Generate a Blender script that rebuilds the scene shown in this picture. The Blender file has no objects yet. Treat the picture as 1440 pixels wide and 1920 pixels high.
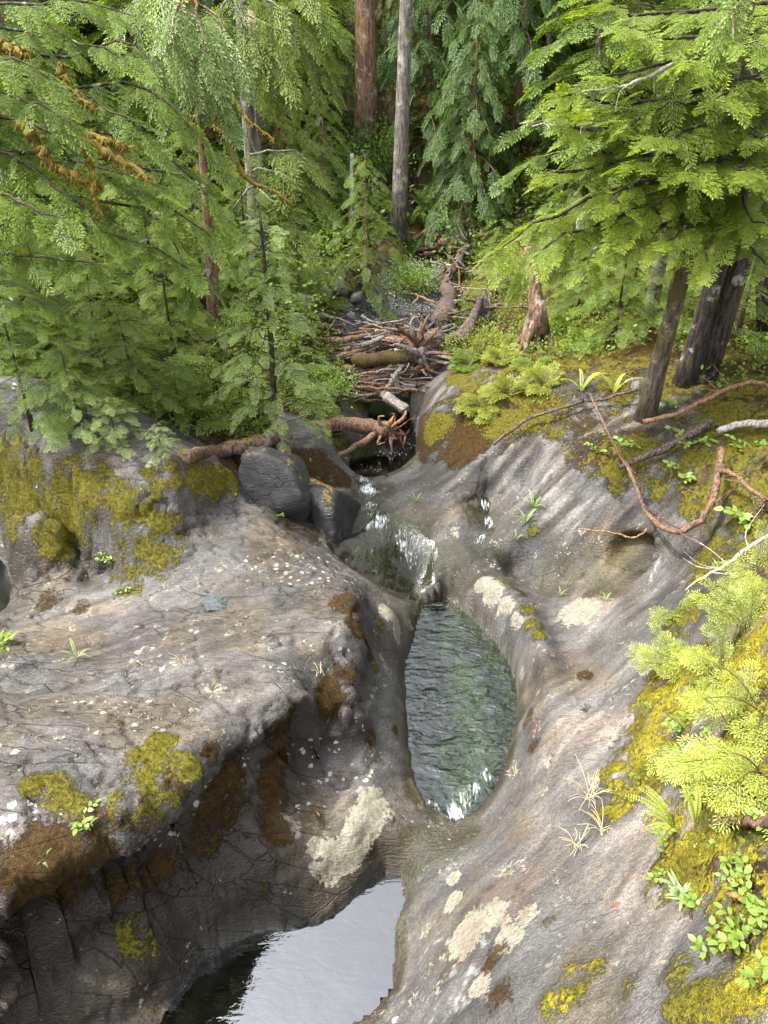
import bpy, math, random
import numpy as np
from mathutils import Vector, Matrix

# ------------------------------------------------------------------ camera, sky, sun, exposure
SC = bpy.context.scene
COL = SC.collection
PITCH = math.radians(32.0)
VFOV = math.radians(67.3)
HC = 6.0
cam_d = bpy.data.cameras.new('camera')
cam = bpy.data.objects.new('camera', cam_d)
COL.objects.link(cam)
cam.location = (0, 0, HC)
cam.rotation_euler = (math.radians(90) - PITCH, 0, 0)
cam_d.sensor_fit = 'VERTICAL'
cam_d.angle = VFOV
cam_d.clip_start = 0.05
cam_d.clip_end = 600
SC.camera = cam

SUN_AZ = math.radians(-98)     # from +Y, clockwise: left, a little behind the camera
SUN_EL = math.radians(58)
world = bpy.data.worlds.new('World')
SC.world = world
world.use_nodes = True
wn = world.node_tree
sky = wn.nodes.new('ShaderNodeTexSky')
sky.sky_type = 'NISHITA'
sky.sun_disc = False
sky.sun_elevation = SUN_EL
sky.sun_rotation = SUN_AZ
sky.air_density = 1.0
sky.dust_density = 4.0
sky.ozone_density = 1.0
hsv = wn.nodes.new('ShaderNodeHueSaturation')
hsv.inputs['Saturation'].default_value = 0.22     # thin bright cloud
hsv.inputs['Value'].default_value = 2.7
wn.links.new(sky.outputs[0], hsv.inputs['Color'])
wn.links.new(hsv.outputs[0], wn.nodes['Background'].inputs['Color'])
wn.nodes['Background'].inputs['Strength'].default_value = 0.15

sun_d = bpy.data.lights.new('sun', 'SUN')
sun_d.energy = 5.0
sun_d.angle = math.radians(3.0)
sun_d.color = (1.0, 0.945, 0.86)
sun = bpy.data.objects.new('sun', sun_d)
COL.objects.link(sun)
SUN_DIR = Vector((math.sin(SUN_AZ)*math.cos(SUN_EL), math.cos(SUN_AZ)*math.cos(SUN_EL), math.sin(SUN_EL)))
sun.rotation_euler = SUN_DIR.to_track_quat('Z', 'Y').to_euler()
sun.location = (-6, 8, 20)

SC.view_settings.view_transform = 'Standard'
SC.view_settings.look = 'None'
SC.view_settings.gamma = 1.0
SC.view_settings.exposure = 1.15
SC.render.engine = 'CYCLES'
cy = SC.cycles
cy.use_denoising = True
try:
    cy.denoiser = 'OPENIMAGEDENOISE'
    cy.denoising_input_passes = 'RGB_ALBEDO_NORMAL'
except Exception:
    pass
cy.max_bounces = 6
cy.diffuse_bounces = 3
cy.glossy_bounces = 3
cy.transmission_bounces = 4
cy.transparent_max_bounces = 8
cy.sample_clamp_indirect = 4
cy.caustics_reflective = False
cy.caustics_refractive = False

# ------------------------------------------------------------------ helpers: rays and noise
FPX = 960.0 / math.tan(VFOV / 2)
CP, SP = math.cos(PITCH), math.sin(PITCH)

def ray(px, py):
    r = (np.asarray(px, float) - 720.0) / FPX
    u = (960.0 - np.asarray(py, float)) / FPX
    return np.stack([r, CP + u*SP, -SP + u*CP], -1)

def at_z(px, py, z):
    d = ray(px, py)
    t = (np.asarray(z, float) - HC) / d[..., 2]
    return np.array([0, 0, HC]) + d * t[..., None]

def at_y(px, py, y):
    d = ray(px, py)
    t = np.asarray(y, float) / d[..., 1]
    return np.array([0, 0, HC]) + d * t[..., None]

def _hash(ix, iy, iz, seed):
    h = (ix.astype(np.int64)*374761393 + iy.astype(np.int64)*668265263 + iz.astype(np.int64)*2147483647 + seed*144665) & 0x7fffffff
    h = ((h ^ (h >> 13)) * 1274126177) & 0x7fffffff
    h = ((h ^ (h >> 16)) * 668265263) & 0x7fffffff
    return ((h ^ (h >> 15)) & 0xffff) / 65535.0

def vnoise(p, seed=0):
    p = np.asarray(p, float)
    i = np.floor(p); f = p - i
    f = f*f*f*(f*(f*6-15)+10)
    ix, iy, iz = i[..., 0].astype(np.int64), i[..., 1].astype(np.int64), i[..., 2].astype(np.int64)
    r = 0
    for dx in (0, 1):
        wx = f[..., 0] if dx else 1-f[..., 0]
        for dy in (0, 1):
            wy = f[..., 1] if dy else 1-f[..., 1]
            for dz in (0, 1):
                wz = f[..., 2] if dz else 1-f[..., 2]
                r = r + wx*wy*wz*_hash(ix+dx, iy+dy, iz+dz, seed)
    return r*2 - 1

def fbm(p, octaves=4, seed=0, gain=0.5):
    p = np.asarray(p, float)
    a, s, tot = 1.0, 0, 0
    for k in range(octaves):
        s = s + a*vnoise(p*(2.03**k) + k*17.3, seed+k)
        tot += a
        a *= gain
    return s/tot

def facets(p, seed):
    """broken blocks: signed plane offset inside each cell and distance to the cell border"""
    p = np.asarray(p, float).reshape(-1, 3)
    i0 = np.floor(p).astype(np.int64)
    b1 = np.full(len(p), 1e9); b2 = np.full(len(p), 1e9); off = np.zeros(len(p))
    for dx in (-1, 0, 1):
        for dy in (-1, 0, 1):
            for dz in (-1, 0, 1):
                ix, iy, iz = i0[:, 0]+dx, i0[:, 1]+dy, i0[:, 2]+dz
                c = np.stack([ix+_hash(ix, iy, iz, seed), iy+_hash(ix, iy, iz, seed+1), iz+_hash(ix, iy, iz, seed+2)], -1)
                d = p-c
                r2 = (d*d).sum(1)
                n = np.stack([_hash(ix, iy, iz, seed+3), _hash(ix, iy, iz, seed+4), _hash(ix, iy, iz, seed+5)], -1)*2-1
                o = (d*n).sum(1)*.6+(_hash(ix, iy, iz, seed+6)*2-1)*.5
                closer = r2 < b1
                b2 = np.where(closer, b1, np.minimum(b2, r2))
                off = np.where(closer, o, off)
                b1 = np.minimum(b1, r2)
    return off, np.sqrt(b2)-np.sqrt(b1)

def sstep(a, b, x):
    t = np.clip((x-a)/(b-a), 0, 1)
    return t*t*(3-2*t)

def unit_(v):
    v = np.asarray(v, float)
    return v/np.linalg.norm(v)

RNG = np.random.default_rng(7)
random.seed(7)

# ------------------------------------------------------------------ helpers: objects
def mesh_np(name, verts, faces_list, smooth=True):
    """faces_list: list of int arrays (n,3) or (n,4)"""
    me = bpy.data.meshes.new(name)
    verts = np.asarray(verts, np.float32).reshape(-1, 3)
    me.vertices.add(len(verts))
    me.vertices.foreach_set('co', verts.ravel())
    loops = np.concatenate([np.asarray(f, np.int32).ravel() for f in faces_list])
    sizes = np.concatenate([np.full(len(f), np.asarray(f).shape[1], np.int32) for f in faces_list])
    starts = np.concatenate([[0], np.cumsum(sizes)[:-1]]).astype(np.int32)
    me.loops.add(len(loops))
    me.loops.foreach_set('vertex_index', loops)
    me.polygons.add(len(sizes))
    me.polygons.foreach_set('loop_start', starts)
    me.polygons.foreach_set('loop_total', sizes)
    if smooth:
        me.polygons.foreach_set('use_smooth', np.ones(len(sizes), bool))
    me.update(calc_edges=True)
    return me

def add_attr(me, name, vals):
    a = me.attributes.new(name, 'FLOAT', 'POINT')
    a.data.foreach_set('value', np.asarray(vals, np.float32).ravel())

def obj(name, me, mat=None, parent=None, loc=None):
    o = bpy.data.objects.new(name, me)
    COL.objects.link(o)
    if mat is not None and me is not None and len(me.materials) == 0:
        me.materials.append(mat)
    if parent is not None:
        o.parent = parent
    if loc is not None:
        o.location = loc
    return o

def tag(o, label=None, cat=None, group=None, kind=None):
    if label: o['label'] = label
    if cat: o['category'] = cat
    if group: o['group'] = group
    if kind: o['kind'] = kind
    return o

def thing(name, label, cat, loc=(0, 0, 0), rz=0.0, group=None):
    o = bpy.data.objects.new(name, None)
    COL.objects.link(o)
    o.empty_display_size = 0.1
    o.location = loc
    o.rotation_euler = (0, 0, rz)
    return tag(o, label, cat, group)

# ------------------------------------------------------------------ node material helper
class NT:
    def __init__(self, name):
        self.m = bpy.data.materials.new(name)
        self.m.use_nodes = True
        self.t = self.m.node_tree
        self.t.nodes.clear()
        self.out = self.t.nodes.new('ShaderNodeOutputMaterial')
    def n(self, typ, **kw):
        nd = self.t.nodes.new(typ)
        for k, v in kw.items():
            setattr(nd, k, v)
        return nd
    def set(self, sock, v):
        if isinstance(v, bpy.types.NodeSocket):
            self.t.links.new(v, sock)
        elif isinstance(v, (tuple, list)) and len(v) == 3 and sock.type == 'RGBA':
            sock.default_value = (*v, 1)
        else:
            sock.default_value = v
    def math(self, op, a, b=0.5, c=0.5, clamp=False):
        nd = self.n('ShaderNodeMath', operation=op, use_clamp=clamp)
        for i, v in enumerate((a, b, c)):
            self.set(nd.inputs[i], v)
        return nd.outputs[0]
    def mix(self, f, a, b, blend='MIX'):
        nd = self.n('ShaderNodeMix', data_type='RGBA', blend_type=blend)
        self.set(nd.inputs[0], f); self.set(nd.inputs[6], a); self.set(nd.inputs[7], b)
        return nd.outputs[2]
    def attr(self, name):
        return self.n('ShaderNodeAttribute', attribute_name=name).outputs['Fac']
    def pos(self):
        return self.n('ShaderNodeNewGeometry').outputs['Position']
    def objco(self):
        return self.n('ShaderNodeTexCoord').outputs['Object']
    def mapping(self, v, scale=(1, 1, 1), rot=(0, 0, 0), loc=(0, 0, 0)):
        nd = self.n('ShaderNodeMapping')
        self.set(nd.inputs['Vector'], v)
        nd.inputs['Scale'].default_value = scale
        nd.inputs['Rotation'].default_value = rot
        nd.inputs['Location'].default_value = loc
        return nd.outputs[0]
    def noise(self, v, scale, detail=6, rough=0.55, dist=0.0):
        nd = self.n('ShaderNodeTexNoise')
        self.set(nd.inputs['Vector'], v)
        nd.inputs['Scale'].default_value = scale
        nd.inputs['Detail'].default_value = detail
        nd.inputs['Roughness'].default_value = rough
        nd.inputs['Distortion'].default_value = dist
        return nd.outputs['Fac']
    def voro(self, v, scale, feature='F1', rnd=1.0):
        nd = self.n('ShaderNodeTexVoronoi', feature=feature)
        self.set(nd.inputs['Vector'], v)
        nd.inputs['Scale'].default_value = scale
        nd.inputs['Randomness'].default_value = rnd
        return nd
    def ramp(self, f, stops, interp='LINEAR'):
        nd = self.n('ShaderNodeValToRGB')
        cr = nd.color_ramp
        cr.interpolation = interp
        while len(cr.elements) > 1:
            cr.elements.remove(cr.elements[-1])
        for i, (p, c) in enumerate(stops):
            e = cr.elements[0] if i == 0 else cr.elements.new(p)
            e.position = p
            c = c if isinstance(c, (tuple, list)) else (c, c, c)
            e.color = (*c[:3], 1)
        self.set(nd.inputs[0], f)
        return nd.outputs[0]
    def smooth(self, v, a, b):
        nd = self.n('ShaderNodeMapRange', interpolation_type='SMOOTHSTEP')
        self.set(nd.inputs[0], v)
        nd.inputs[1].default_value = a; nd.inputs[2].default_value = b
        return nd.outputs[0]
    def bump(self, h, strength=0.5, dist=0.02, normal=None):
        nd = self.n('ShaderNodeBump')
        nd.inputs['Strength'].default_value = strength
        nd.inputs['Distance'].default_value = dist
        self.set(nd.inputs['Height'], h)
        if normal is not None:
            self.set(nd.inputs['Normal'], normal)
        return nd.outputs[0]
    def principled(self, **kw):
        nd = self.n('ShaderNodeBsdfPrincipled')
        for k, v in kw.items():
            self.set(nd.inputs[k.replace('_', ' ')], v)
        return nd
    def finish(self, shader):
        self.t.links.new(shader, self.out.inputs['Surface'])
        return self.m
# ------------------------------------------------------------------ the ground: heights measured along the gorge
LOW_POOL = [(250,2040),(300,1920),(330,1850),(380,1785),(480,1742),(600,1725),(650,1690),(690,1650),(720,1636),(752,1640),(760,1690),(742,1740),(735,1850),(700,1890),(660,1920),(600,2000)]
MID_POOL = [(790,1130),(838,1120),(858,1134),(885,1158),(910,1182),(935,1210),(953,1236),(966,1270),(973,1310),(968,1360),(950,1430),(930,1480),(900,1515),(870,1535),(845,1542),(800,1510),(775,1460),(765,1400),(760,1330),(758,1270),(757,1240),(770,1210),(780,1170)]
TOP_POOL = [(655,885),(655,850),(690,815),(690,770),(700,735),(755,735),(768,770),(782,820),(780,855),(752,878),(715,892),(680,896)]
SIDE_POOL = [(-90,1140),(-60,1050),(0,1035),(22,1060),(30,1100),(15,1140),(-20,1160)]
Z_LOW, Z_MID, Z_TOP, Z_SIDE = 0.0, 0.2, 0.90, 0.82

def low(z):
    return .2+(z-.2)*.78

CTRL = [
 # edge of the big left rock
 [(-160,1790,1.62),(0,1690,1.6),(100,1640,1.55),(230,1590,1.52),(330,1530,1.48),(400,1450,1.45),(460,1390,1.4),(560,1330,1.36),(640,1285,1.32),(665,1240,1.27),(690,1180,1.2),(682,1110,1.15),(640,1060,1.12),(605,1000,1.1)],
 # foot of its dark face
 [(-160,2050,.45),(0,1945,.42),(100,1905,.38),(200,1855,.34),(280,1800,.32),(340,1750,.34),(420,1700,.38),(520,1640,.45),(560,1560,.55),(590,1450,.6),(640,1390,.64),(690,1290,.68),(706,1220,.72),(708,1150,.76),(695,1090,.8)],
 [(-160,1880,.95),(0,1820,.95),(100,1780,.9),(200,1735,.85),(300,1690,.8),(400,1615,.8),(480,1555,.78)],
 # slab with the pale lichen
 [(600,1690,.12),(600,1600,.38),(660,1560,.46),(700,1480,.48),(700,1400,.56),(735,1330,.55),(735,1250,.62)],
 [(690,1600,.25),(740,1560,.35),(745,1470,.36),(745,1390,.40)],
 [(720,1130,.82),(745,1150,.72),(740,1200,.66)],
 [(760,1130,.42),(752,1180,.5)],
 [(770,1620,.16),(830,1580,.26)], [(690,1640,.10),(735,1625,.08)],
 # top of the left rock
 [(0,1560,1.75),(150,1500,1.66),(300,1460,1.58)], [(0,1450,1.78),(120,1400,1.7),(250,1330,1.58),(350,1350,1.55),(420,1280,1.5),(500,1300,1.46)],
 [(0,1320,1.66),(70,1275,1.42),(300,1230,1.42),(400,1180,1.36),(500,1200,1.40),(590,1200,1.36)],
 [(360,1130,1.26),(405,1128,1.22),(450,1120,1.28)], [(405,1100,1.3)], [(405,1160,1.28)],
 [(560,1120,1.3),(640,1150,1.26)], [(430,1030,1.42),(500,1050,1.3),(560,1040,1.22)],
 [(330,1000,1.50),(400,965,1.45),(480,955,1.30),(540,1000,1.2)],
 [(335,925,1.84),(330,862,2.12),(290,895,1.98),(255,915,1.94),(200,902,1.98),(100,872,2.06),(0,850,2.1),(-150,845,2.12)],
 [(330,862,2.12),(385,890,1.78),(420,908,1.58)],
 [(225,950,1.86),(150,940,1.82),(100,955,1.74),(0,945,1.72),(-120,950,1.75)],
 [(260,1105,1.20),(205,1060,1.14),(100,1032,1.12),(0,1018,.98)], [(285,1005,1.56),(300,1060,1.34)],
 [(60,1100,1.0),(120,1085,1.10),(190,1120,1.14),(100,1165,1.10)], [(0,1190,1.12),(100,1215,1.22),(200,1190,1.24)],
 [(-20,1235,1.5),(40,1240,1.5),(75,1265,1.46)],
 [(-250,1300,1.75),(-250,1600,1.8),(-300,1050,1.6),(-300,900,1.9)],
 # hollow behind it, under the boulders
 [(440,885,1.42),(480,868,1.46),(400,872,1.55)], [(540,960,.95),(600,1005,.85),(650,1005,.84),(690,990,.88)],
 # cascade slope
 [(620,1035,.92),(650,1060,.72),(700,1090,.5),(740,1112,.34),(785,1128,.24)], [(650,1018,.88),(700,1000,.9),(745,1000,.85),(770,1040,.66),(800,1085,.36),(832,1112,.24)],
 [(715,978,.99),(690,940,1.02),(700,915,1.06)], [(760,1062,.54)], [(720,1055,.64)],
 [(740,930,1.13),(700,960,1.02),(780,905,1.25),(820,950,1.15),(850,932,1.34),(885,962,1.18),(905,1000,.98),(890,1015,.92)],
 [(800,985,1.0),(830,1000,.98)], [(820,1050,.78),(870,1032,.94),(920,1036,.88),(942,1062,.76),(830,1085,.55),(850,1100,.5)],
 [(912,930,1.18),(918,960,1.05),(922,990,.95),(905,1012,.86)],
 # rim round the pothole
 [(866,1106,.56),(903,1085,.76),(925,1098,.76),(948,1122,.76),(985,1168,.78),(1006,1207,.79),(1015,1260,.79),(1015,1310,.77),(1007,1380,.71),(976,1450,.6),(936,1510,.42),(902,1555,.3)],
 [(880,1130,.40),(925,1170,.46),(960,1215,.48),(985,1265,.46),(992,1320,.46)],
 # apron right of it
 [(962,1078,.46),(1000,1106,.48),(1050,1126,.58),(1100,1122,.78),(1200,1130,.98)], [(1030,1150,.54),(1045,1200,.64),(1058,1240,.74)], [(1062,1262,.80),(1050,1300,.86),(1050,1450,.97),(1000,1550,.9),(950,1600,.75),(880,1640,.5),(820,1625,.3),(785,1700,.2)],
 [(1100,1250,.82),(1100,1350,.9)], [(1150,1330,1.05),(1180,1240,1.08)], [(1150,1400,1.12),(1200,1380,1.3)],
 [(800,1790,.45),(748,1850,.12),(715,1900,.12),(680,1950,.12)], [(850,1850,.8),(900,1900,1.15),(1000,1900,1.5),(1100,1920,1.9)], [(780,1930,.6)],
 [(850,1750,.6),(900,1700,.8),(950,1700,1.0),(1000,1650,1.1),(1050,1700,1.3)], [(1000,1800,1.38),(1100,1800,1.72)],
 [(1100,1500,1.2),(1150,1600,1.5),(1150,1700,1.65)], [(1240,1420,1.6),(1250,1500,1.8),(1250,1600,1.95),(1250,1700,2.02),(1300,1800,2.35),(1300,1920,2.45)],
 [(1440,1920,2.8),(1440,1750,2.75),(1440,1600,2.75),(1440,1450,2.75),(1440,1300,2.7),(1440,1150,2.6),(1440,1050,2.6)],
 [(1340,1300,2.1),(1340,1500,2.3),(1340,1650,2.35)], [(1250,1300,1.5),(1280,1220,1.6),(1350,1150,2.0)], [(1260,1120,1.4),(1350,1080,2.0)],
 # alcove and the swirled wall
 [(985,1062,.62),(1050,1082,.68),(1100,1092,.78),(1150,1094,.88),(1200,1095,1.0)],
 [(960,1045,.78),(1000,1030,.95),(1080,1040,1.1),(1150,1044,1.22),(1195,1060,1.15),(1235,1064,1.3)],
 [(980,1000,1.12),(1050,950,1.52),(1100,900,1.95),(1150,850,2.3)], [(1150,960,1.86),(1200,900,2.18),(1250,850,2.46)],
 [(1230,1000,1.85),(1300,980,2.1),(1290,1050,1.75)],
 [(960,930,1.36),(985,915,1.42),(1000,865,1.82),(1000,830,2.12),(960,838,2.0),(1040,835,2.16)],
 [(960,1000,1.08),(930,960,1.14)], [(930,900,1.45),(900,870,1.7),(850,870,1.5),(820,832,1.62),(790,872,1.25)],
 [(775,770,1.5),(800,780,1.85),(850,795,1.95),(930,815,2.05)], [(870,755,2.1),(950,768,2.3),(1000,778,2.36),(1050,800,2.36),(1100,760,2.56),(1150,800,2.46),(1210,780,2.56)],
 [(1000,720,2.5),(1100,690,2.76),(1200,700,2.86),(1300,715,2.86)], [(1300,800,2.76),(1350,850,2.8),(1440,850,3.0),(1440,750,3.06)], [(1350,930,2.5),(1440,950,2.8)],
 # banks and bed upstream
 [(640,860,1.25),(620,830,1.5),(600,800,1.7),(560,830,1.55),(500,840,1.56),(430,860,1.62),(350,835,1.9)], [(650,760,1.6),(610,700,1.9)],
 [(770,735,1.5),(815,712,1.75),(850,720,2.05),(900,650,2.1),(980,660,2.2)], [(1100,640,2.6)],
 [(730,690,1.2),(740,600,1.6),(700,560,1.66),(760,560,1.66),(820,480,1.95)], [(650,600,1.9),(620,560,2.1),(560,620,2.2)], [(850,600,1.85),(900,620,2.1),(870,540,1.95),(960,560,2.3),(1000,620,2.25)],
 [(700,500,2.2),(600,500,2.5),(800,450,2.2),(900,470,2.5)],
]
ANCH = [(-3,9,2.0),(-5,9,2.3),(-8,9,3.2),(-3,12,2.4),(-5,13,3.2),(-8,13,4.5),(-12,10,6),(-3,16,3.0),(-6,18,4.5),(-10,18,6.5),(-8,5,2.5),(-8,2,2.4),(-5,0,2.2),(-12,0,3.5),
 (4.6,10.5,2.4),(7,8,3.2),(6.5,12.5,2.8),(9,10,4),(4,14.5,2.4),(6,17,3.6),(10,16,5),(5,4,3.6),(8,4,4.2),(3.2,1,3.3),(6,0,4.2),(12,0,6),(14,12,7),
 (0,20,3.4),(2.5,20,3.6),(0,23,4.9),(0,26,6.4),(-5,23,6),(5,22,5.5),(0,32,11),(0,45,20),(0,75,34),(-15,30,13),(15,30,11),(-30,20,18),(30,20,14),(-30,45,26),(30,45,24),(-60,10,30),(60,10,26),(-60,70,45),(60,70,42),
 (-.6,1,-.3),(-.6,-1,-.4),(-.6,-4,-.8),(-3,1,1.6),(-3,-2,1.6),(2,0,3.0),(1.4,-2,3.0),(-20,-10,6),(20,-10,8),(0,-15,-1),(-60,-20,20),(60,-20,20)]

def settle(px, py, z):
    """the channel and right bank upstream of the pothole lie lower than first measured"""
    if px > 600 and py < 1110 and z > .2:
        f = .78 if py < 1050 else .78+.22*(py-1050)/60
        return .2+(z-.2)*f
    return z
CTRL = [[(a, b, settle(a, b, c)) for a, b, c in l] for l in CTRL]

def densify(line, step=0.16):
    P = np.array([[*at_z(a, b, c)[:2], c] for a, b, c in line])
    out = [P[0]]
    for a, b in zip(P[:-1], P[1:]):
        n = max(1, int(np.linalg.norm(b[:2]-a[:2])/step))
        for k in range(1, n+1):
            out.append(a + (b-a)*k/n)
    return np.array(out)

pts = [densify(l) for l in CTRL] + [np.array(ANCH, float)]
for poly, z in ((LOW_POOL, Z_LOW), (MID_POOL, Z_MID), (TOP_POOL, Z_TOP), (SIDE_POOL, Z_SIDE)):
    w = densify([(a, b, z) for a, b in poly] + [(*poly[0], z)], 0.2)
    w[:, 2] += 0.02
    pts.append(w)
pts = np.concatenate(pts)
key = np.round(pts[:, :2]/0.03).astype(int)
_, idx = np.unique(key, axis=0, return_index=True)
pts = pts[np.sort(idx)]
NP_ = len(pts)
D = np.linalg.norm(pts[:, None, :2]-pts[None, :, :2], axis=2)
A = np.zeros((NP_+3, NP_+3))
A[:NP_, :NP_] = -D + np.eye(NP_)*0.004
A[:NP_, NP_:] = np.c_[np.ones(NP_), pts[:, :2]]
A[NP_:, :NP_] = A[:NP_, NP_:].T
W = np.linalg.solve(A, np.r_[pts[:, 2], 0, 0, 0])

def axis(fine0, fine1, step, lo, hi, grow=1.09):
    c = list(np.arange(fine0, fine1, step))
    s, v = step, c[-1]
    up = []
    while v < hi:
        s *= grow; v += s; up.append(v)
    s, v = step, c[0]
    dn = []
    while v > lo:
        s *= grow; v -= s; dn.append(v)
    return np.array(dn[::-1] + c + up)

GX = axis(-3.9, 4.2, 0.0235, -70, 70)
GY = axis(1.2, 11.3, 0.0235, -25, 90, 1.06)
XX, YY = np.meshgrid(GX, GY)
shape = XX.shape
qx, qy = XX.ravel(), YY.ravel()
base = np.empty(len(qx))
for s in range(0, len(qx), 20000):
    e = min(len(qx), s+20000)
    d = np.sqrt((qx[s:e, None]-pts[None, :, 0])**2 + (qy[s:e, None]-pts[None, :, 1])**2)
    base[s:e] = -d @ W[:NP_] + W[NP_] + W[NP_+1]*qx[s:e] + W[NP_+2]*qy[s:e]
HH = base.reshape(shape)

def blur(h, n):
    k = np.array([1, 4, 6, 4, 1.])/16
    for _ in range(n):
        p = np.pad(h, ((2, 2), (0, 0)), 'edge'); h = sum(k[i]*p[i:i+h.shape[0]] for i in range(5))
        p = np.pad(h, ((0, 0), (2, 2)), 'edge'); h = sum(k[i]*p[:, i:i+h.shape[1]] for i in range(5))
    return h
HB = blur(HH, 26)
HH = blur(HH, 1)
wb = np.exp(-(((XX-2.4)/.75)**2+((YY-7.25)/.6)**2)**2)*.8
HH = HH*(1-wb)+HB*wb
HB = blur(HH, 9)
wb = np.exp(-(((XX-.5)/.8)**2+((YY-7.8)/.6)**2)**2)*.85
HH = HH*(1-wb)+HB*wb

def poly_dist(poly_w, x, y):
    """signed distance, positive inside"""
    n = len(poly_w)
    inside = np.zeros(x.shape, bool)
    best = np.full(x.shape, 1e9)
    for i in range(n):
        ax, ay = poly_w[i][:2]; bx, by = poly_w[(i+1) % n][:2]
        ex, ey = bx-ax, by-ay
        t = np.clip(((x-ax)*ex+(y-ay)*ey)/(ex*ex+ey*ey+1e-12), 0, 1)
        best = np.minimum(best, (x-ax-t*ex)**2+(y-ay-t*ey)**2)
        c = ((ay > y) != (by > y)) & (x < (bx-ax)*(y-ay)/(by-ay+1e-12)+ax)
        inside ^= c
    d = np.sqrt(best)
    return np.where(inside, d, -d)

POOLS = {}
for nm, poly, z, dep in (('low', LOW_POOL, Z_LOW, .55), ('mid', MID_POOL, Z_MID, .7), ('top', TOP_POOL, Z_TOP, .6), ('side', SIDE_POOL, Z_SIDE, .3)):
    w = np.array([at_z(a, b, z) for a, b in poly])
    sd = poly_dist(w, XX, YY)
    POOLS[nm] = (w, sd, z)
    bed = z - 0.02 - dep*sstep(0, 0.42, sd)
    HH = np.where(sd > 0, np.minimum(HH, bed), HH)
    near = (sd <= 0) & (sd > -0.05)
    HH = np.where(near, np.maximum(HH, z+0.004), HH)

# relief of the rock itself: joints along the foliation, hollows, scoops
def bilin(H, x, y):
    i = np.clip(np.searchsorted(GX, x)-1, 0, len(GX)-2); j = np.clip(np.searchsorted(GY, y)-1, 0, len(GY)-2)
    fx = np.clip((x-GX[i])/(GX[i+1]-GX[i]), 0, 1); fy = np.clip((y-GY[j])/(GY[j+1]-GY[j]), 0, 1)
    return H[j, i]*(1-fx)*(1-fy)+H[j, i+1]*fx*(1-fy)+H[j+1, i]*(1-fx)*fy+H[j+1, i+1]*fx*fy

def ground_z(x, y):
    return bilin(HH, np.asarray(x, float), np.asarray(y, float))

def ground(px, py, lift=0.0):
    """first hit of the pixel's ray with the ground"""
    d = ray(px, py)
    d = np.atleast_2d(d)
    T = np.concatenate([np.arange(1.5, 14, 0.03), np.arange(14, 80, 0.15)])
    p = d[:, None, :]*T[None, :, None] + np.array([0, 0, HC])
    hit = p[..., 2] <= ground_z(p[..., 0], p[..., 1])
    k = np.argmax(hit, axis=1)
    out = p[np.arange(len(d)), k]
    out[:, 2] = ground_z(out[:, 0], out[:, 1]) + lift
    return out if np.ndim(px) else out[0]
gy_, gx_ = np.gradient(HH, GY, GX)
NRM = np.stack([-gx_, -gy_, np.ones_like(HH)], -1)
NRM /= np.linalg.norm(NRM, axis=-1, keepdims=True)
P3 = np.stack([XX, YY, HH], -1)
steep = 1 - NRM[..., 2]

def foliated(p, ang, s_along, s_across, sz):
    c, s = math.cos(ang), math.sin(ang)
    a = p[..., 0]*c + p[..., 1]*s
    b = -p[..., 0]*s + p[..., 1]*c
    return np.stack([a*s_along, b*s_across, p[..., 2]*sz], -1)

far = sstep(10.5, 15, YY) + sstep(4.0, 5.5, np.abs(XX))
far = np.clip(far, 0, 1)
inpool = np.zeros_like(HH)
nearpool = np.zeros_like(HH)
for nm in POOLS:
    w, sd, z = POOLS[nm]
    inpool = np.maximum(inpool, sstep(-0.02, 0.05, sd))
    nearpool = np.maximum(nearpool, sstep(-0.30, 0.0, sd))
leftrock = sstep(0.10, -0.35, XX + 0.12*(YY-5)) * sstep(9.0, 8.0, YY)
rough = 0.30 + 0.75*leftrock + 0.5*sstep(1.6, 2.4, HH)*sstep(0.5, 1.2, XX)
rough = rough*(1-0.75*nearpool)
n_low = fbm(P3*1.15, 3, 3)
n_mid = fbm(foliated(P3, 0.55, 1.2, 5.5, 4.0), 4, 11)
ridge = 1-np.abs(fbm(foliated(P3, 0.35, 1.0, 3.2, 3.0), 3, 23))*2.2
n_fine = fbm(P3*9.0, 3, 31)
crack = np.abs(fbm(foliated(P3, 0.75, 0.9, 2.6, 2.6)+fbm(P3*2.0, 2, 5)[..., None]*0.5, 3, 41))
crack = sstep(0.03, 0.0, crack)
crack2 = sstep(0.028, 0.0, np.abs(fbm(foliated(P3, -0.7, 0.8, 1.9, 2.2), 3, 57)))
# blocky broken layers on the steep dark face of the left rock
face = sstep(0.25, 0.6, steep)*leftrock*sstep(7.2, 6.0, YY)
layer = fbm(foliated(P3, 0.62, 1.3, 2.0, 7.0), 4, 71)
q = layer*5.0
blocky = (np.floor(q) + sstep(0.55, 1.0, q-np.floor(q)))/5.0
disp = rough*((0.075-.035*leftrock*sstep(.3, .1, steep))*n_low + 0.016*n_mid + 0.020*n_fine + 0.008*np.clip(ridge, -1, 1) - 0.035*crack - 0.03*crack2)
disp += face*(0.06*blocky + 0.045*n_mid + 0.03*n_low)
fw = None
fo_ = np.zeros(shape); fe_ = np.ones(shape); fo2 = np.zeros(shape); fe2 = np.ones(shape)
nearm = (far < .98) & (YY > 1)
wp = P3+0.12*np.stack([n_low, fbm(P3*1.4, 2, 131), n_fine], -1)
a_, b_ = facets(foliated(wp[nearm], .5, 1.5, 3.2, 3.2), 301); fo_[nearm] = a_; fe_[nearm] = b_
a_, b_ = facets(foliated(wp[nearm], .75, 4.0, 8.5, 8.0), 333); fo2[nearm] = a_; fe2[nearm] = b_
bn = unit_(np.array([-.58, .75, .34])); bt = unit_(np.array([.75, .3, .6])-bn*(-.58*.75+.75*.3+.34*.6)); bb = np.cross(bn, bt)
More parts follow.
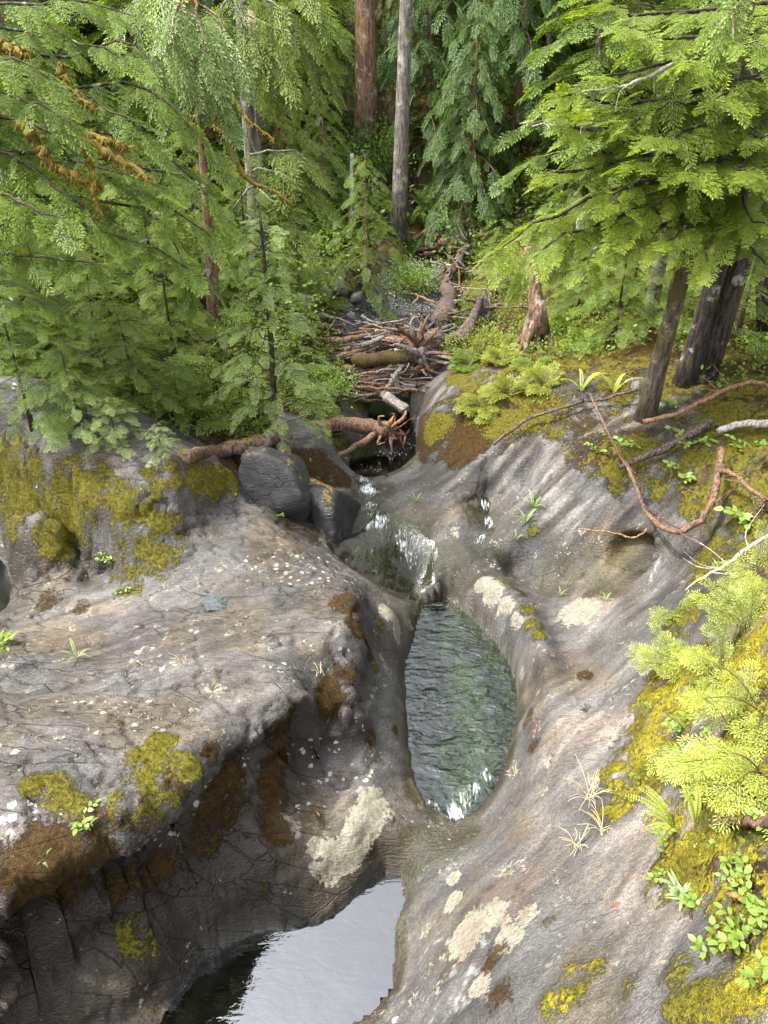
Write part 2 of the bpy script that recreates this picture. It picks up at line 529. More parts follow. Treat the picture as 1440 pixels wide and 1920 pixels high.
bw = P3+.10*np.stack([n_low, n_low, fbm(P3*1.7, 2, 151)], -1)
bandco = np.stack([bw@bn*10, bw@bt*.7, bw@bb*2.0], -1)
wallw = sstep(.5, .9, XX)*sstep(6.5, 7.0, YY)*sstep(.75, 1.1, HH)
fw = np.clip(leftrock*(.55+.5*face)+wallw*.3+.10, 0, 1.2)*(1-nearpool)*sstep(-.35, .25, fbm(P3*.9, 2, 141)+.25*face)
gap = sstep(.10, .0, fe_); gap2 = sstep(.12, .0, fe2)
apron = sstep(.9, 1.2, XX)*sstep(7.2, 6.4, YY)*sstep(1.8, 2.6, YY)
disp += (wallw+.5*apron)*(1-nearpool)*.020*fbm(bandco, 3, 247, .6)
disp += fw*(.050*fo_-.016*gap)+fw*(.3+.9*face)*(.018*fo2-.007*gap2)
disp *= (1-far)
disp += far*(0.25*fbm(P3*0.6, 4, 91) + 0.05*fbm(P3*3.0, 3, 95))
disp *= (1-inpool)
disp += inpool*0.03*fbm(P3*5, 3, 77)
# ledges slightly undercut
P3 = P3 + NRM*disp[..., None]
nh = NRM[..., :2]/(np.linalg.norm(NRM[..., :2], axis=-1, keepdims=True)+1e-6)
zz = P3[..., 2]
P3m = P3.copy()
und = face*sstep(1.42, 1.15, zz)*sstep(.30, .75, zz)*(.20+.06*n_low)*sstep(4.75, 4.2, YY)
for (px_, py_, rad_, amt_) in ((1190, 1052, .36, .24),):
    c_ = ground(px_, py_)
    und = und + amt_*sstep(1.0, .2, np.linalg.norm(P3-c_, axis=-1)/rad_)*sstep(.1, .35, steep)
P3[..., :2] -= nh*und[..., None]

# ---- what grows and stains where (patches measured on the rock)
def patch_mask(patches, soft=0.35, flat=None):
    m = np.zeros_like(HH)
    pc = np.array(patches, float)
    g = ground(pc[:, 0], pc[:, 1])
    for (c, p) in zip(g, pc):
        r = p[2]*np.linalg.norm(c-np.array([0, 0, HC]))/FPX*1.15
        x0, x1 = np.searchsorted(GX, [c[0]-r*1.6, c[0]+r*1.6]); y0, y1 = np.searchsorted(GY, [c[1]-r*1.6, c[1]+r*1.6])
        sub = P3m[y0:y1, x0:x1]
        if sub.size == 0:
            continue
        d = np.linalg.norm(sub-c, axis=-1)/r
        m[y0:y1, x0:x1] = np.maximum(m[y0:y1, x0:x1], (p[3] if len(p) > 3 else 1)*sstep(1.5, 0.35, d))
    return m

MOSS = [(30,900,60),(60,960,60),(150,930,60),(130,1000,50),(260,950,55),(275,1020,65),(250,1075,50),(300,900,35),(280,930,30),(380,900,40),(0,950,60),(410,900,35),(270,1440,48),(240,1490,45),(300,1500,40),(130,1500,38),(300,1400,28),(350,1450,28),(70,1480,24),(100,1470,24),
 (945,1090,13),(965,1114,15),(985,1142,18),(1000,1168,18),(1009,1190,14),(1035,1735,16),(1080,1850,46),(1040,1890,36),(1110,1820,22),(1180,1850,20),(1270,1830,36),(1290,1890,46),(1390,1870,60),(1250,1650,40),(1150,1450,30),(1190,1470,60),(1230,1400,50),(1140,1530,30),(1290,1260,60),(1300,1150,50),(1330,1060,50),(1390,1010,50),
 (820,800,34),(950,790,40),(1060,725,36),(1010,800,30),(985,790,25),(1300,850,55),(1250,900,40),(1350,780,55),(1400,850,60),(1240,850,30),(660,745,40),(1000,1000,10),(1330,930,50),(1400,920,60),(1290,1330,60),(1360,1560,60),(1300,1600,50),(1180,840,30),(1160,905,14),(280,1790,36),(710,1170,12),(700,1255,12),(1360,1720,50),(1120,720,30),(1400,1250,80),(1400,1400,80)]
RUST = [(650,1130,26),(672,1180,26),(690,1230,22),(650,1262,22),(610,1310,34),(540,1370,36),(560,1440,34),(450,1500,45),(440,1560,42),(550,1500,32),(200,1570,55),(120,1610,55),(60,1670,60),(0,1700,50),(260,1540,45),(330,1480,36),(420,1600,34),(400,1420,22),(535,1560,26),(600,880,34),(560,870,25),(480,870,40),(440,880,40),(640,900,20),(990,1350,18),(1000,1400,16),(695,1390,16),(90,1130,26),(150,1140,20),(830,810,55),(900,785,55),(870,830,45),(790,800,30),(1050,715,24),(1095,1270,14),(1100,1330,12),(950,1870,34),(930,1800,26),(740,1370,10),(975,1110,16),(1010,1190,14),(250,1720,40),(150,1730,40),(330,1690,36),(480,1700,25),(880,780,40),(1330,1640,40),(1250,1620,30)]
RED = [(930,1680,34),(965,1715,30),(885,1755,26),(1000,1370,18),(870,1800,22),(1080,1230,20),(1000,1640,24),(1110,1380,16)]
CREAM = [(700,1510,28),(690,1545,32),(665,1580,26),(640,1610,30),(622,1640,20),(555,1560,20),(590,1590,14),(903,1096,18),(925,1112,20),(945,1135,18),(968,1165,14),(880,1750,40),(920,1720,30),(850,1690,18),(735,1150,22),(745,1185,18),(955,1765,30),(990,1720,20),(850,1650,12),(325,957,11),(590,1635,10),(1080,1150,30),(900,1850,20),(610,1020,10),(1330,1270,20)]
WETP = [(30,1800,120),(200,1760,110),(330,1720,80),(420,1650,70),(100,1880,100),(300,1860,70),(480,1600,50),(560,1650,60),(640,1600,50),(700,1060,50),(760,1060,50),(660,1040,50),(720,1100,40),(800,1100,30),(870,1060,40),(830,1060,40),(930,1050,30),(700,930,40),(690,980,40),(840,1570,50),(760,1610,40),(800,1590,40),(640,850,50),(700,1600,40),(1050,1080,50),(1130,1060,60),(1190,1040,40),(780,840,30),(150,1050,60),(40,1080,70),(900,970,30),(600,1550,30),(1140,1100,40),(560,990,60),(760,1320,16),(765,1430,16),(772,1490,18),(758,1250,14)]
m_moss = patch_mask(MOSS); m_rust = patch_mask(RUST)
upf = sstep(.55, .8, NRM[..., 2])
crest = sstep(1.4, 1.7, HH)*sstep(.3, .7, XX)*sstep(6.6, 7.2, YY)*upf
m_rust = np.maximum(m_rust, crest*(.72+.5*fbm(P3*1.3, 3, 401)))
m_moss = np.maximum(m_moss, crest*(.58+.7*fbm(P3*1.1, 3, 403)))
slope_r = sstep(1.35, 1.75, XX-.12*(YY-3))*sstep(5.6, 4.6, YY)*sstep(.9, 1.4, HH)
m_moss = np.maximum(m_moss, slope_r*(.50+.8*fbm(P3*1.4, 3, 405))); m_red = patch_mask(RED); m_cream = patch_mask(CREAM); m_wet = patch_mask(WETP)
for nm in POOLS:
    w, sd, z = POOLS[nm]
    m_wet = np.maximum(m_wet, sstep(-0.25, -0.02, sd)*sstep(0.30, 0.03, P3[..., 2]-z)*0.9)
soil = np.maximum(sstep(8.1, 8.7, YY)*sstep(-1.2, -1.7, XX), sstep(11.4, 12.4, YY))
soil = np.maximum(soil, sstep(9.3, 10.3, YY)*sstep(1.5, 2.3, XX))
soil = np.maximum(soil, sstep(2.9, 3.5, XX)*sstep(6.3, 5.3, YY)+sstep(3.5, 4.1, XX))
soil = np.maximum(soil, sstep(1.95, 2.3, HH)*sstep(0.8, 1.4, XX)*sstep(7.0, 8.0, YY)*0.6)
soil = np.maximum(soil, patch_mask([(1400,1560,90),(1420,1350,100),(1380,1250,60),(1400,1700,90),(1330,1600,40),(1420,950,80),(1400,880,60),(1330,900,40),(1380,780,70)])*0.9)
soil = np.maximum(soil, sstep(-4.6, -5.6, XX))
soil = np.maximum(soil, sstep(9.2, 9.8, YY)*sstep(-.45, -.8, XX))
gravel = np.clip(1-np.abs(fbm(P3*0.8, 2, 8))*0.6, 0, 1)*sstep(1.3, 0.5, np.abs(XX-0.15-0.05*(YY-13)))*sstep(12.2, 13.2, YY)*sstep(18.6, 17.4, YY)*sstep(1.85, 1.65, HH)
# moss cushions stand proud of the stone
cush = np.clip(m_moss*1.5 + 0.9*fbm(P3*7, 3, 101) - 0.35, 0, 1)
P3 = P3 + NRM*((cush*0.022*(1+0.7*fbm(P3*25, 2, 103))*(1-soil)*(1-inpool)))[..., None]
P3 = P3 + NRM*(soil*(1-far)*(0.05*fbm(P3*2.5, 3, 107)+0.02*fbm(P3*12, 2, 109)))[..., None]
HH = P3[..., 2].copy()     # small sideways shifts are ignored when things are set on the ground

NXg, NYg = len(GX), len(GY)
ii = np.arange(NXg*NYg).reshape(NYg, NXg)
quads = np.stack([ii[:-1, :-1], ii[:-1, 1:], ii[1:, 1:], ii[1:, :-1]], -1).reshape(-1, 4)
gme = mesh_np('ground', P3.reshape(-1, 3), [quads])

# slow variations of the stone are stored on the mesh, the fine grain is in the shader
def lerp(a, b, t):
    return a + (b-a)*t[..., None]
def rampc(v, stops):
    xs = [p for p, _ in stops]
    cs = np.array([c for _, c in stops])
    return np.stack([np.interp(v, xs, cs[:, k]) for k in range(3)], -1)
warp = np.stack([fbm(P3*0.8, 2, 201), fbm(P3*0.8, 2, 203), fbm(P3*0.8, 2, 205)], -1)*0.22
PWp = P3 + warp
st = fbm(foliated(PWp, 0.6, 1.2, 10, 6), 5, 211, .6)
bl = fbm(P3*2.0, 4, 221)
n9 = fbm(P3*8, 3, 231, .6)
stone = rampc(st, [(-.5, (.028, .027, .0262)), (-.12, (.040, .0385, .0372)), (.12, (.051, .0488, .0472)), (.5, (.068, .0655, .063))])
stone = lerp(stone, stone*np.array([1.06, .99, .92]), sstep(-.05, .35, bl))
stone = lerp(stone, stone*np.array([.62, .60, .58]), sstep(.05, .40, fbm(P3*1.1+7, 4, 243)))
stone = lerp(stone, stone*np.array([1.5, 1.47, 1.45]), sstep(.05, .4, fbm(P3*0.9, 3, 241)))
sun_patch = sstep(0.9, 2.0, XX)*sstep(5.2, 3.6, YY)  # lower right stone lightened: brightness of the sun patch put into the colour
stone = lerp(stone, stone*np.array([2.9, 2.7, 2.55]), sun_patch*sstep(-.3, .2, bl))
band = fbm(bandco, 4, 247, .6)
stone = lerp(stone, stone*np.array([2.2, 2.16, 2.05]), (wallw*.7+.25*apron)*sstep(.08, .28, band))
stone = lerp(stone, stone*np.array([.42, .40, .36]), (wallw+.4*apron)*sstep(-.05, -.25, band))
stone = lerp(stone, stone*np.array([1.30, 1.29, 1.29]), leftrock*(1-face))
stone = lerp(stone, stone*np.array([1.15, .92, .55]), sstep(.0, .35, fbm(P3*1.7, 4, 411))*.6)
vn = np.abs(fbm(foliated(PWp, -0.9, 0.8, 2.4, 2.4), 2, 251))
stone = lerp(stone, np.array([.22, .215, .20]), sstep(.014, .0, vn)*sstep(0, .25, fbm(P3*1.5, 2, 253))*.7)
ckd = np.clip((crack + crack2)*np.clip(rough, 0, 1) + fw*gap*.8 + fw*face*gap2*.6, 0, 1)
stone = lerp(stone, np.array([.03, .026, .022]), ckd*.6)
wetf = sstep(.25, .75, m_wet + .55*bl)
stone = lerp(stone, stone*np.array([.52, .47, .37]), wetf)
stone = lerp(stone, stone*np.array([.50, .46, .42]), face*sstep(1.5, 1.2, P3[..., 2]))  # left face darkened below its rim: seep and overhang shade in the colour
green = sstep(.3, .8, m_wet + .7*fbm(P3*1.6, 3, 261))*sstep(-.3, .3, XX)
stone = lerp(stone, stone*np.array([.95, 1.05, .70]), green*.7)
chan = sstep(1.0, .35, np.sqrt(((XX-.25-.25*(YY-7.7)*0)/.85)**2+((YY-7.75)/.75)**2))*sstep(-.25, .15, fbm(P3*1.3, 3, 263)+.2)
stone = lerp(stone, stone*np.array([.78, .74, .46]), chan)
midbed = sstep(0.0, .12, POOLS['mid'][1])
stone = lerp(stone, rampc(fbm(P3*3, 3, 267), [(-.4, (.010, .017, .009)), (0, (.030, .052, .017)), (.4, (.062, .096, .030))]), midbed*.9)
lowbed = sstep(-.02, .1, POOLS['low'][1])
stone = lerp(stone, rampc(fbm(P3*4, 3, 269), [(-.4, (.035, .032, .018)), (0, (.085, .078, .045)), (.4, (.13, .125, .08))]), lowbed*.9)
gv = lerp(np.broadcast_to(np.array([.05, .053, .053]), P3.shape), np.array([.13, .13, .122]), vnoise(P3*22, 271)*.5+.5)
stone = lerp(stone, gv, sstep(.3, .55, gravel))
duff = rampc(fbm(P3*9, 3, 281), [(-.4, (.014, .010, .006)), (0, (.045, .031, .017)), (.3, (.085, .062, .030)), (.5, (.13, .10, .055))])
dgreen = rampc(fbm(P3*11, 3, 283), [(-.4, (.014, .022, .005)), (.1, (.05, .062, .012)), (.5, (.12, .12, .025))])
duff = lerp(duff, dgreen, sstep(-.05, .25, fbm(P3*1.6, 3, 287)))
f_soil = soil + .55*n9 + .35*bl
stone = lerp(stone, duff, sstep(.35, .60, f_soil)*(1-sstep(.3, .55, gravel)))
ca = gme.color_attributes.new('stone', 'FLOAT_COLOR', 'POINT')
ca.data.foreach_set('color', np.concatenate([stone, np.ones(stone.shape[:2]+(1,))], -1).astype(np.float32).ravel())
n9b = fbm(P3*6, 3, 293, .6)
f_moss = m_moss-.45+(1.1*n9+.7*n9b+.8*bl+.35)*sstep(.03, .45, m_moss)
f_rust = m_rust-.40+(1.1*n9b+1.0*bl+.35)*sstep(.03, .45, m_rust)
for nm, v in (('moss', f_moss), ('rust', f_rust), ('redl', m_red + .8*n9), ('cream', m_cream + .55*n9b + .35*n9), ('wet', wetf), ('soft', sstep(.35, .6, f_soil)), ('sun_yellow', np.maximum(slope_r, patch_mask([(270,1440,48),(240,1480,40),(1080,1850,60),(985,1145,26),(1000,1180,20),(130,1500,30)]))*sstep(-.2, .3, fbm(P3*2.5, 2, 299))), ('crk', np.clip(sstep(-.05, .35, fbm(P3*1.2, 2, 297))*(.35+.9*leftrock), 0, 1)),
              ('spots', np.clip(leftrock*.95+.05, 0, 1)*(1-wetf)*sstep(-.05, .3, fbm(P3*1.7, 3, 295))*(1-soil))):
    add_attr(gme, nm, v)

def rock_material(name, use_attr=True, tint=(.11, .105, .105), wetness=0.0, mossy=0.0):
    T = NT(name)
    P = T.pos()
    nA = T.noise(P, 30, 4, .68)
    nB = T.noise(P, 140, 2, .7)
    nS = T.noise(T.mapping(P, scale=(2.2, 13, 10), rot=(0, 0, -.58)), 5.0, 3, .65)
    if use_attr:
        c = T.n('ShaderNodeVertexColor', layer_name='stone').outputs[0]
        a_moss, a_rust, a_red, a_cream, a_wet, a_soft, a_spot = [T.attr(k) for k in ('moss', 'rust', 'redl', 'cream', 'wet', 'soft', 'spots')]
    else:
        st_ = T.noise(T.mapping(P, scale=(1.2, 6, 5), rot=(.3, .4, .5)), 1.6, 4, .6)
        c = T.mix(st_, tuple(v*.35 for v in tint), tuple(v*1.65 for v in tint))
    c = T.mix(1.0, c, T.ramp(nS, [(.30, .66), (.5, 1.0), (.70, 1.30)]), 'MULTIPLY')
    c = T.mix(1.0, c, T.ramp(nB, [(.28, .35), (.5, 1.0), (.72, 2.0)]), 'MULTIPLY')
    c = T.mix(.7, c, T.mix(1.0, c, T.ramp(nA, [(.3, .35), (.45, .95), (.58, 1.1), (.7, 1.6)]), 'MULTIPLY'))
    hgt = T.math('ADD', T.math('MULTIPLY', nS, .8), T.math('ADD', T.math('MULTIPLY', nA, .55), T.math('MULTIPLY', nB, .22)))
    jit = T.math('SUBTRACT', nA, .5)
    vc = T.voro(T.mapping(P, scale=(.7, 3.4, 2.0), rot=(.15, 0, -.7)), 1.5, 'DISTANCE_TO_EDGE').outputs['Distance']
    ck = T.smooth(T.math('MULTIPLY_ADD', jit, .03, vc), .020, .002)
    if use_attr:
        ck = T.math('MULTIPLY', ck, T.attr('crk'))
    c = T.mix(T.math('MULTIPLY', ck, .5), c, (.012, .010, .009))
    hgt = T.math('MULTIPLY_ADD', ck, -.8, hgt)
    if use_attr:
        vo = T.voro(P, 13)
        vs = T.n('ShaderNodeSeparateColor'); T.set(vs.inputs[0], vo.outputs['Color'])
        edge = T.math('MULTIPLY_ADD', jit, .95, vo.outputs['Distance'])
        rad = T.math('MULTIPLY_ADD', vs.outputs[2], .30, .08)
        spot = T.math('MULTIPLY', T.math('GREATER_THAN', rad, edge), T.math('GREATER_THAN', T.math('MULTIPLY', vs.outputs[0], a_spot), .30))
        c = T.mix(T.math('MULTIPLY', spot, .8), c, T.mix(vs.outputs[1], (.34, .33, .29), (.24, .235, .17)))
        cm = T.smooth(T.math('MULTIPLY_ADD', jit, 1.6, a_cream), .38, .48)
        crust = T.ramp(T.math('MULTIPLY_ADD', nB, .5, T.math('MULTIPLY', nA, .5)), [(.36, (.07, .062, .042)), (.5, (.145, .135, .10)), (.62, (.22, .205, .165))])
        c = T.mix(T.math('MULTIPLY', cm, .92), c, crust)
        rm = T.smooth(T.math('MULTIPLY_ADD', jit, 1.8, a_red), .50, .60)
        c = T.mix(T.math('MULTIPLY', rm, .28), c, (.085, .046, .034))
        fib = T.math('MULTIPLY_ADD', nB, .5, T.math('MULTIPLY', nA, .5))
        rs = T.smooth(T.math('MULTIPLY_ADD', jit, 3.2, a_rust), .18, .80)
        rcol = T.ramp(fib, [(.34, (.014, .008, .003)), (.5, (.046, .026, .008)), (.64, (.092, .056, .012))])
        c = T.mix(T.math('MULTIPLY', rs, .92), c, rcol)
        ms = T.smooth(T.math('MULTIPLY_ADD', jit, 3.2, a_moss), .22, .85)
        mcol = T.ramp(fib, [(.32, (.018, .016, .003)), (.44, (.068, .060, .009)), (.55, (.130, .116, .016)), (.68, (.22, .20, .03))])
        mcol = T.mix(T.attr('sun_yellow'), mcol, T.mix(1.0, mcol, (2.1, 2.05, 1.4), 'MULTIPLY'))  # moss brighter: yellow patches, and sun on the right slope put into colour
        c = T.mix(ms, c, mcol)
        soft = T.math('ADD', T.math('ADD', ms, rs, clamp=True), a_soft, clamp=True)
        hgt = T.math('MULTIPLY_ADD', soft, T.math('MULTIPLY', T.math('ADD', nA, nB), 1.3), hgt)
        dry = T.math('MULTIPLY', a_wet, T.math('SUBTRACT', 1, soft))
        ro = T.n('ShaderNodeMapRange'); T.set(ro.inputs[0], dry); ro.inputs[3].default_value = .66; ro.inputs[4].default_value = .42
        spec = T.n('ShaderNodeMapRange'); T.set(spec.inputs[0], soft); spec.inputs[3].default_value = .35; spec.inputs[4].default_value = .08
        rough_s, spec_s = ro.outputs[0], spec.outputs[0]
    else:
        if mossy:
            up = T.n('ShaderNodeSeparateXYZ'); T.set(up.inputs[0], T.n('ShaderNodeNewGeometry').outputs['Normal'])
            mm = T.smooth(T.math('MULTIPLY_ADD', T.math('SUBTRACT', T.noise(P, 6, 4), .5), 2.2, T.math('MULTIPLY_ADD', jit, 1.0, T.math('MULTIPLY', up.outputs[2], mossy))), .45, .62)
            mcol = T.ramp(nA, [(.3, (.04, .022, .006)), (.5, (.14, .085, .014)), (.7, (.30, .23, .03))])
            c = T.mix(mm, c, mcol)
        rough_s, spec_s = (.62 - .35*wetness), .5
    bs = T.principled(Base_Color=c, Roughness=rough_s, Specular_IOR_Level=spec_s, Normal=T.bump(hgt, 1.0, .017))
    return T.finish(bs.outputs[0])

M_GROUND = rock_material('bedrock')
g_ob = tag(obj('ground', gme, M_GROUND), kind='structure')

# ------------------------------------------------------------------ water
def water_material(name, tint, ior, wave, strength, foam_sheen=False, dark=(.02, .03, .02)):
    T = NT(name)
    P = T.pos()
    bumps = []
    h = None
    for sc, amp, scl in wave:
        v = T.noise(T.mapping(P, scale=scl, rot=(0, 0, .5)), sc, 3, .55, .6)
        h = T.math('MULTIPLY', v, amp) if h is None else T.math('ADD', h, T.math('MULTIPLY', v, amp))
    nrm = T.bump(h, strength, .03)
    fr = T.n('ShaderNodeFresnel'); fr.inputs[0].default_value = ior; T.set(fr.inputs['Normal'], nrm)
    tr = T.n('ShaderNodeBsdfTransparent'); tr.inputs[0].default_value = (*tint, 1)
    gl = T.n('ShaderNodeBsdfGlossy'); gl.inputs['Roughness'].default_value = .03; gl.inputs['Color'].default_value = (.95, .97, 1, 1); T.set(gl.inputs['Normal'], nrm)
    mx = T.n('ShaderNodeMixShader'); T.set(mx.inputs[0], fr.outputs[0]); T.set(mx.inputs[1], tr.outputs[0]); T.set(mx.inputs[2], gl.outputs[0])
    sh = mx.outputs[0]
    if foam_sheen:
        fa = T.attr('foam_sheen')
        fn = T.noise(T.mapping(P, scale=(1.6, .4, .4), rot=(0, 0, -.15)), 22, 4, .65, .5)
        fm = T.math('MULTIPLY', T.smooth(T.math('ADD', fa, T.math('MULTIPLY', T.math('SUBTRACT', fn, .5), 2.6)), .35, 1.25), 1.0)
        df = T.principled(Base_Color=(.62, .66, .68), Roughness=.45, Normal=T.bump(fn, .8, .02))
        m2 = T.n('ShaderNodeMixShader'); T.set(m2.inputs[0], T.math('MULTIPLY', fm, .88)); T.set(m2.inputs[1], sh); T.set(m2.inputs[2], df.outputs[0])
        sh = m2.outputs[0]
    return T.finish(sh)

def water_sheet(name, poly_w, z, mat, step, grow=0.07, lift=None, foam_sheen=None, amp=0.0):
    poly_w = np.asarray(poly_w)
    lo, hi = poly_w.min(0)-.15, poly_w.max(0)+.15
    xs = np.arange(lo[0], hi[0], step); ys = np.arange(lo[1], hi[1], step)
    X, Y = np.meshgrid(xs, ys)
    sd = poly_dist(poly_w, X, Y)
    if lift is not None:
        sd = sd+.10*fbm(np.stack([X*6, Y*6, X*0], -1), 3, 9)
    keep = sd > -grow
    if lift is None:
        Z = np.full(X.shape, float(z))
    else:
        Z = ground_z(X, Y)
        for _ in range(2):
            p = np.pad(Z, 1, 'edge'); Z = (p[:-2, 1:-1]+p[2:, 1:-1]+p[1:-1, :-2]+p[1:-1, 2:]+2*p[1:-1, 1:-1])/6
        Z = Z + lift*sstep(-grow, .06, sd) - 0.004
    Z = Z + amp*fbm(np.stack([X*5+Y*1.5, Y*8-X*2, X*0], -1), 3, 5)*sstep(-.02, .12, sd)
    idm = np.arange(X.size).reshape(X.shape)
    q = np.stack([idm[:-1, :-1], idm[:-1, 1:], idm[1:, 1:], idm[1:, :-1]], -1).reshape(-1, 4)
    kq = keep.ravel()[q].all(1)
    q = q[kq]
    used, inv = np.unique(q, return_inverse=True)
    V = np.stack([X, Y, Z], -1).reshape(-1, 3)[used]
    me = mesh_np(name, V, [inv.reshape(-1, 4)])
    if foam_sheen is not None:
        f = np.zeros(len(V))
        for (c, r, w) in foam_sheen:
            f = np.maximum(f, w*sstep(1.3, .2, np.linalg.norm(V[:, :2]-np.asarray(c)[:2], axis=1)/r))
        add_attr(me, 'foam_sheen', f)
    o = obj(name, me, mat)
    return tag(o, kind='structure')

M_W_LOW = water_material('still_water', (.66, .68, .56), 2.35, [(2.2, .6, (1, 1.6, 1)), (6, .30, (1, 2.4, 1)), (13, .06, (1, 3, 1))], .26)
M_W_MID = water_material('rippled_water', (.64, .73, .52), 1.8, [(2.6, 1.6, (1, 1.7, 1)), (6.5, .9, (1, 2.2, 1)), (15, .14, (1, 1.8, 1))], .62, foam_sheen=True)
M_W_TOP = water_material('dark_water', (.22, .27, .25), 1.5, [(7, .5, (1, 1, 1)), (25, .2, (1, 1.5, 1))], .25, foam_sheen=True)
M_W_CAS = water_material('running_water', (.80, .84, .66), 1.38, [(4, 1.0, (1.4, .5, 1)), (11, .6, (1.6, .45, 1)), (26, .12, (1.5, .5, 1))], .5, foam_sheen=True)
water_sheet('lower_pool_water', POOLS['low'][0], Z_LOW, M_W_LOW, .06)
def fo(px, py, rpx, w, z):
    c = at_z(px, py, z)
    return (c, rpx*np.linalg.norm(c-np.array([0, 0, HC]))/FPX, w)
water_sheet('plunge_pool_water', POOLS['mid'][0], Z_MID, M_W_MID, .016, grow=.05, amp=.012,
            foam_sheen=[fo(852,1525,24,.66,.2),(fo(872,1500,22,.60,.2)),fo(892,1478,20,.52,.2),fo(912,1455,20,.44,.2),fo(815,1505,20,.34,.2)])  # white sheen streak across the pool's lower end, painted with this mask
water_sheet('upper_pool_water', POOLS['top'][0], Z_TOP, M_W_TOP, .05, foam_sheen=[fo(730,850,36,.30,.9),fo(765,835,22,.28,.9),fo(700,880,26,.32,.9)])
water_sheet('side_pool_water', POOLS['side'][0], Z_SIDE, M_W_LOW, .06)
def gpoly(pp):
    return np.array([ground(a, b) for a, b in pp])
water_sheet('cascade_water', gpoly([(640,1020),(690,985),(705,968),(735,965),(765,985),(800,1005),(815,1040),(806,1080),(826,1112),(805,1128),(765,1120),(715,1098),(670,1065)]), 0, M_W_CAS, .03, grow=.03, lift=.018,
            foam_sheen=[(ground(712,982), .15, .7),(ground(690,990), .10, .6),(ground(748,1005), .16, .44),(ground(756,1025), .15, .50),(ground(765,1045), .14, .48),(ground(770,1060), .10, .36)], amp=.008)
water_sheet('spill_water', gpoly([(660,900),(690,892),(722,896),(712,915),(700,935),(712,965),(690,968),(680,940),(664,920)]), 0, M_W_CAS, .03, grow=.03, lift=.03,
            foam_sheen=[(ground(690,922), .16, .85),(ground(682,905), .15, .6),(ground(697,950), .12, .7)], amp=.008)
water_sheet('trickle_water', gpoly([(898,925),(912,930),(920,965),(926,1000),(905,1018),(892,1022),(890,1012),(906,995),(905,960)]), 0, M_W_CAS, .025, grow=.02, lift=.015,
            foam_sheen=[(ground(910,950), .14, .55),(ground(918,985), .14, .6),(ground(902,1012), .14, .55)])
pc = ground(408,1128)
water_sheet('rock_puddle_water', np.array([pc+np.array([.17*math.cos(a)*(1+.2*math.sin(3*a)), .2*math.sin(a)*(1+.15*math.cos(2*a)), 0]) for a in np.linspace(0, 6.2, 40)]), ground_z(pc[0], pc[1])+.02, M_W_LOW, .02, grow=0)
# ------------------------------------------------------------------ materials of wood and leaves
def bark_material(name, c1, c2, moss=0.0, mosscol=(.20, .14, .02), scale=1.0, pale=0.0):
    T = NT(name)
    P = T.objco()
    n1 = T.noise(T.mapping(P, scale=(9*scale, 9*scale, 1.6*scale)), 3.0, 4, .65)
    n2 = T.noise(P, 55*scale, 3, .7)
    c = T.mix(T.smooth(n1, .35, .65), c1, c2)
    c = T.mix(1.0, c, T.ramp(n2, [(.3, .5), (.5, 1.0), (.7, 1.6)]), 'MULTIPLY')
    if pale:
        pl = T.smooth(T.noise(P, 4.5*scale, 3, .6), .60-.2*pale, .70)
        c = T.mix(T.math('MULTIPLY', pl, .7), c, (.30, .30, .27))
    h = T.math('MULTIPLY_ADD', n2, .4, n1)
    if moss:
        m = T.smooth(T.math('MULTIPLY_ADD', T.math('SUBTRACT', n2, .5), .8, T.noise(P, 2.2*scale, 3, .6)), .68-.45*moss, .86-.45*moss)
        mc = T.mix(n2, tuple(v*.35 for v in mosscol), tuple(v*1.5 for v in mosscol))
        c = T.mix(m, c, mc)
    return T.finish(T.principled(Base_Color=c, Roughness=.85, Specular_IOR_Level=.2, Normal=T.bump(h, .9, .02)).outputs[0])

def leaf_material(name, dark, light, trans=.35, gloss=.25, tcol=None, var=.25):
    T = NT(name)
    t = T.attr('tint')
    w = T.attr('wood')
    oi = T.n('ShaderNodeObjectInfo').outputs['Random']
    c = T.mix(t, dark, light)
    c = T.mix(T.math('MULTIPLY', oi, var), c, tuple((a*.5+b*.5)*f for a, b, f in zip(dark, light, (1.25, 1.0, .6))))
    wood = T.mix(.0, (.045, .030, .018), (0, 0, 0))
    c = T.mix(w, c, wood)
    bs = T.principled(Base_Color=c, Roughness=.55, Specular_IOR_Level=gloss)
    tr = T.n('ShaderNodeBsdfTranslucent')
    tc = T.mix(1.0, c, tcol or (1.5, 1.45, .7), 'MULTIPLY')
    T.set(tr.inputs['Color'], tc)
    mx = T.n('ShaderNodeMixShader'); mx.inputs[0].default_value = trans
    T.set(mx.inputs[1], bs.outputs[0]); T.set(mx.inputs[2], tr.outputs[0])
    return T.finish(mx.outputs[0])

M_BARK_RED = bark_material('red_brown_bark', (.045, .026, .017), (.15, .095, .062), moss=.25, pale=.35)
M_BARK_GREY = bark_material('grey_bark', (.05, .042, .035), (.16, .14, .12), moss=.15, pale=.45)
M_BARK_DARK = bark_material('dark_bark', (.010, .007, .006), (.050, .040, .032), moss=.20, mosscol=(.07, .055, .012), pale=.08)
M_BARK_MOSS = bark_material('mossy_bark', (.03, .022, .015), (.10, .080, .06), moss=.48, mosscol=(.075, .055, .012), pale=.4)
M_LIMB_MOSS = bark_material('thick_golden_moss', (.045, .032, .008), (.13, .095, .020), moss=.9, mosscol=(.17, .125, .020), scale=3)
M_WOOD_ORANGE = bark_material('orange_dead_wood', (.085, .042, .020), (.25, .145, .078), moss=.0, scale=1.4)
M_WOOD_GREY = bark_material('weathered_grey_wood', (.085, .070, .060), (.27, .24, .215), moss=.0, scale=1.5)
M_WOOD_BROWN = bark_material('brown_dead_wood', (.050, .027, .018), (.165, .100, .068), moss=.0, scale=1.6)
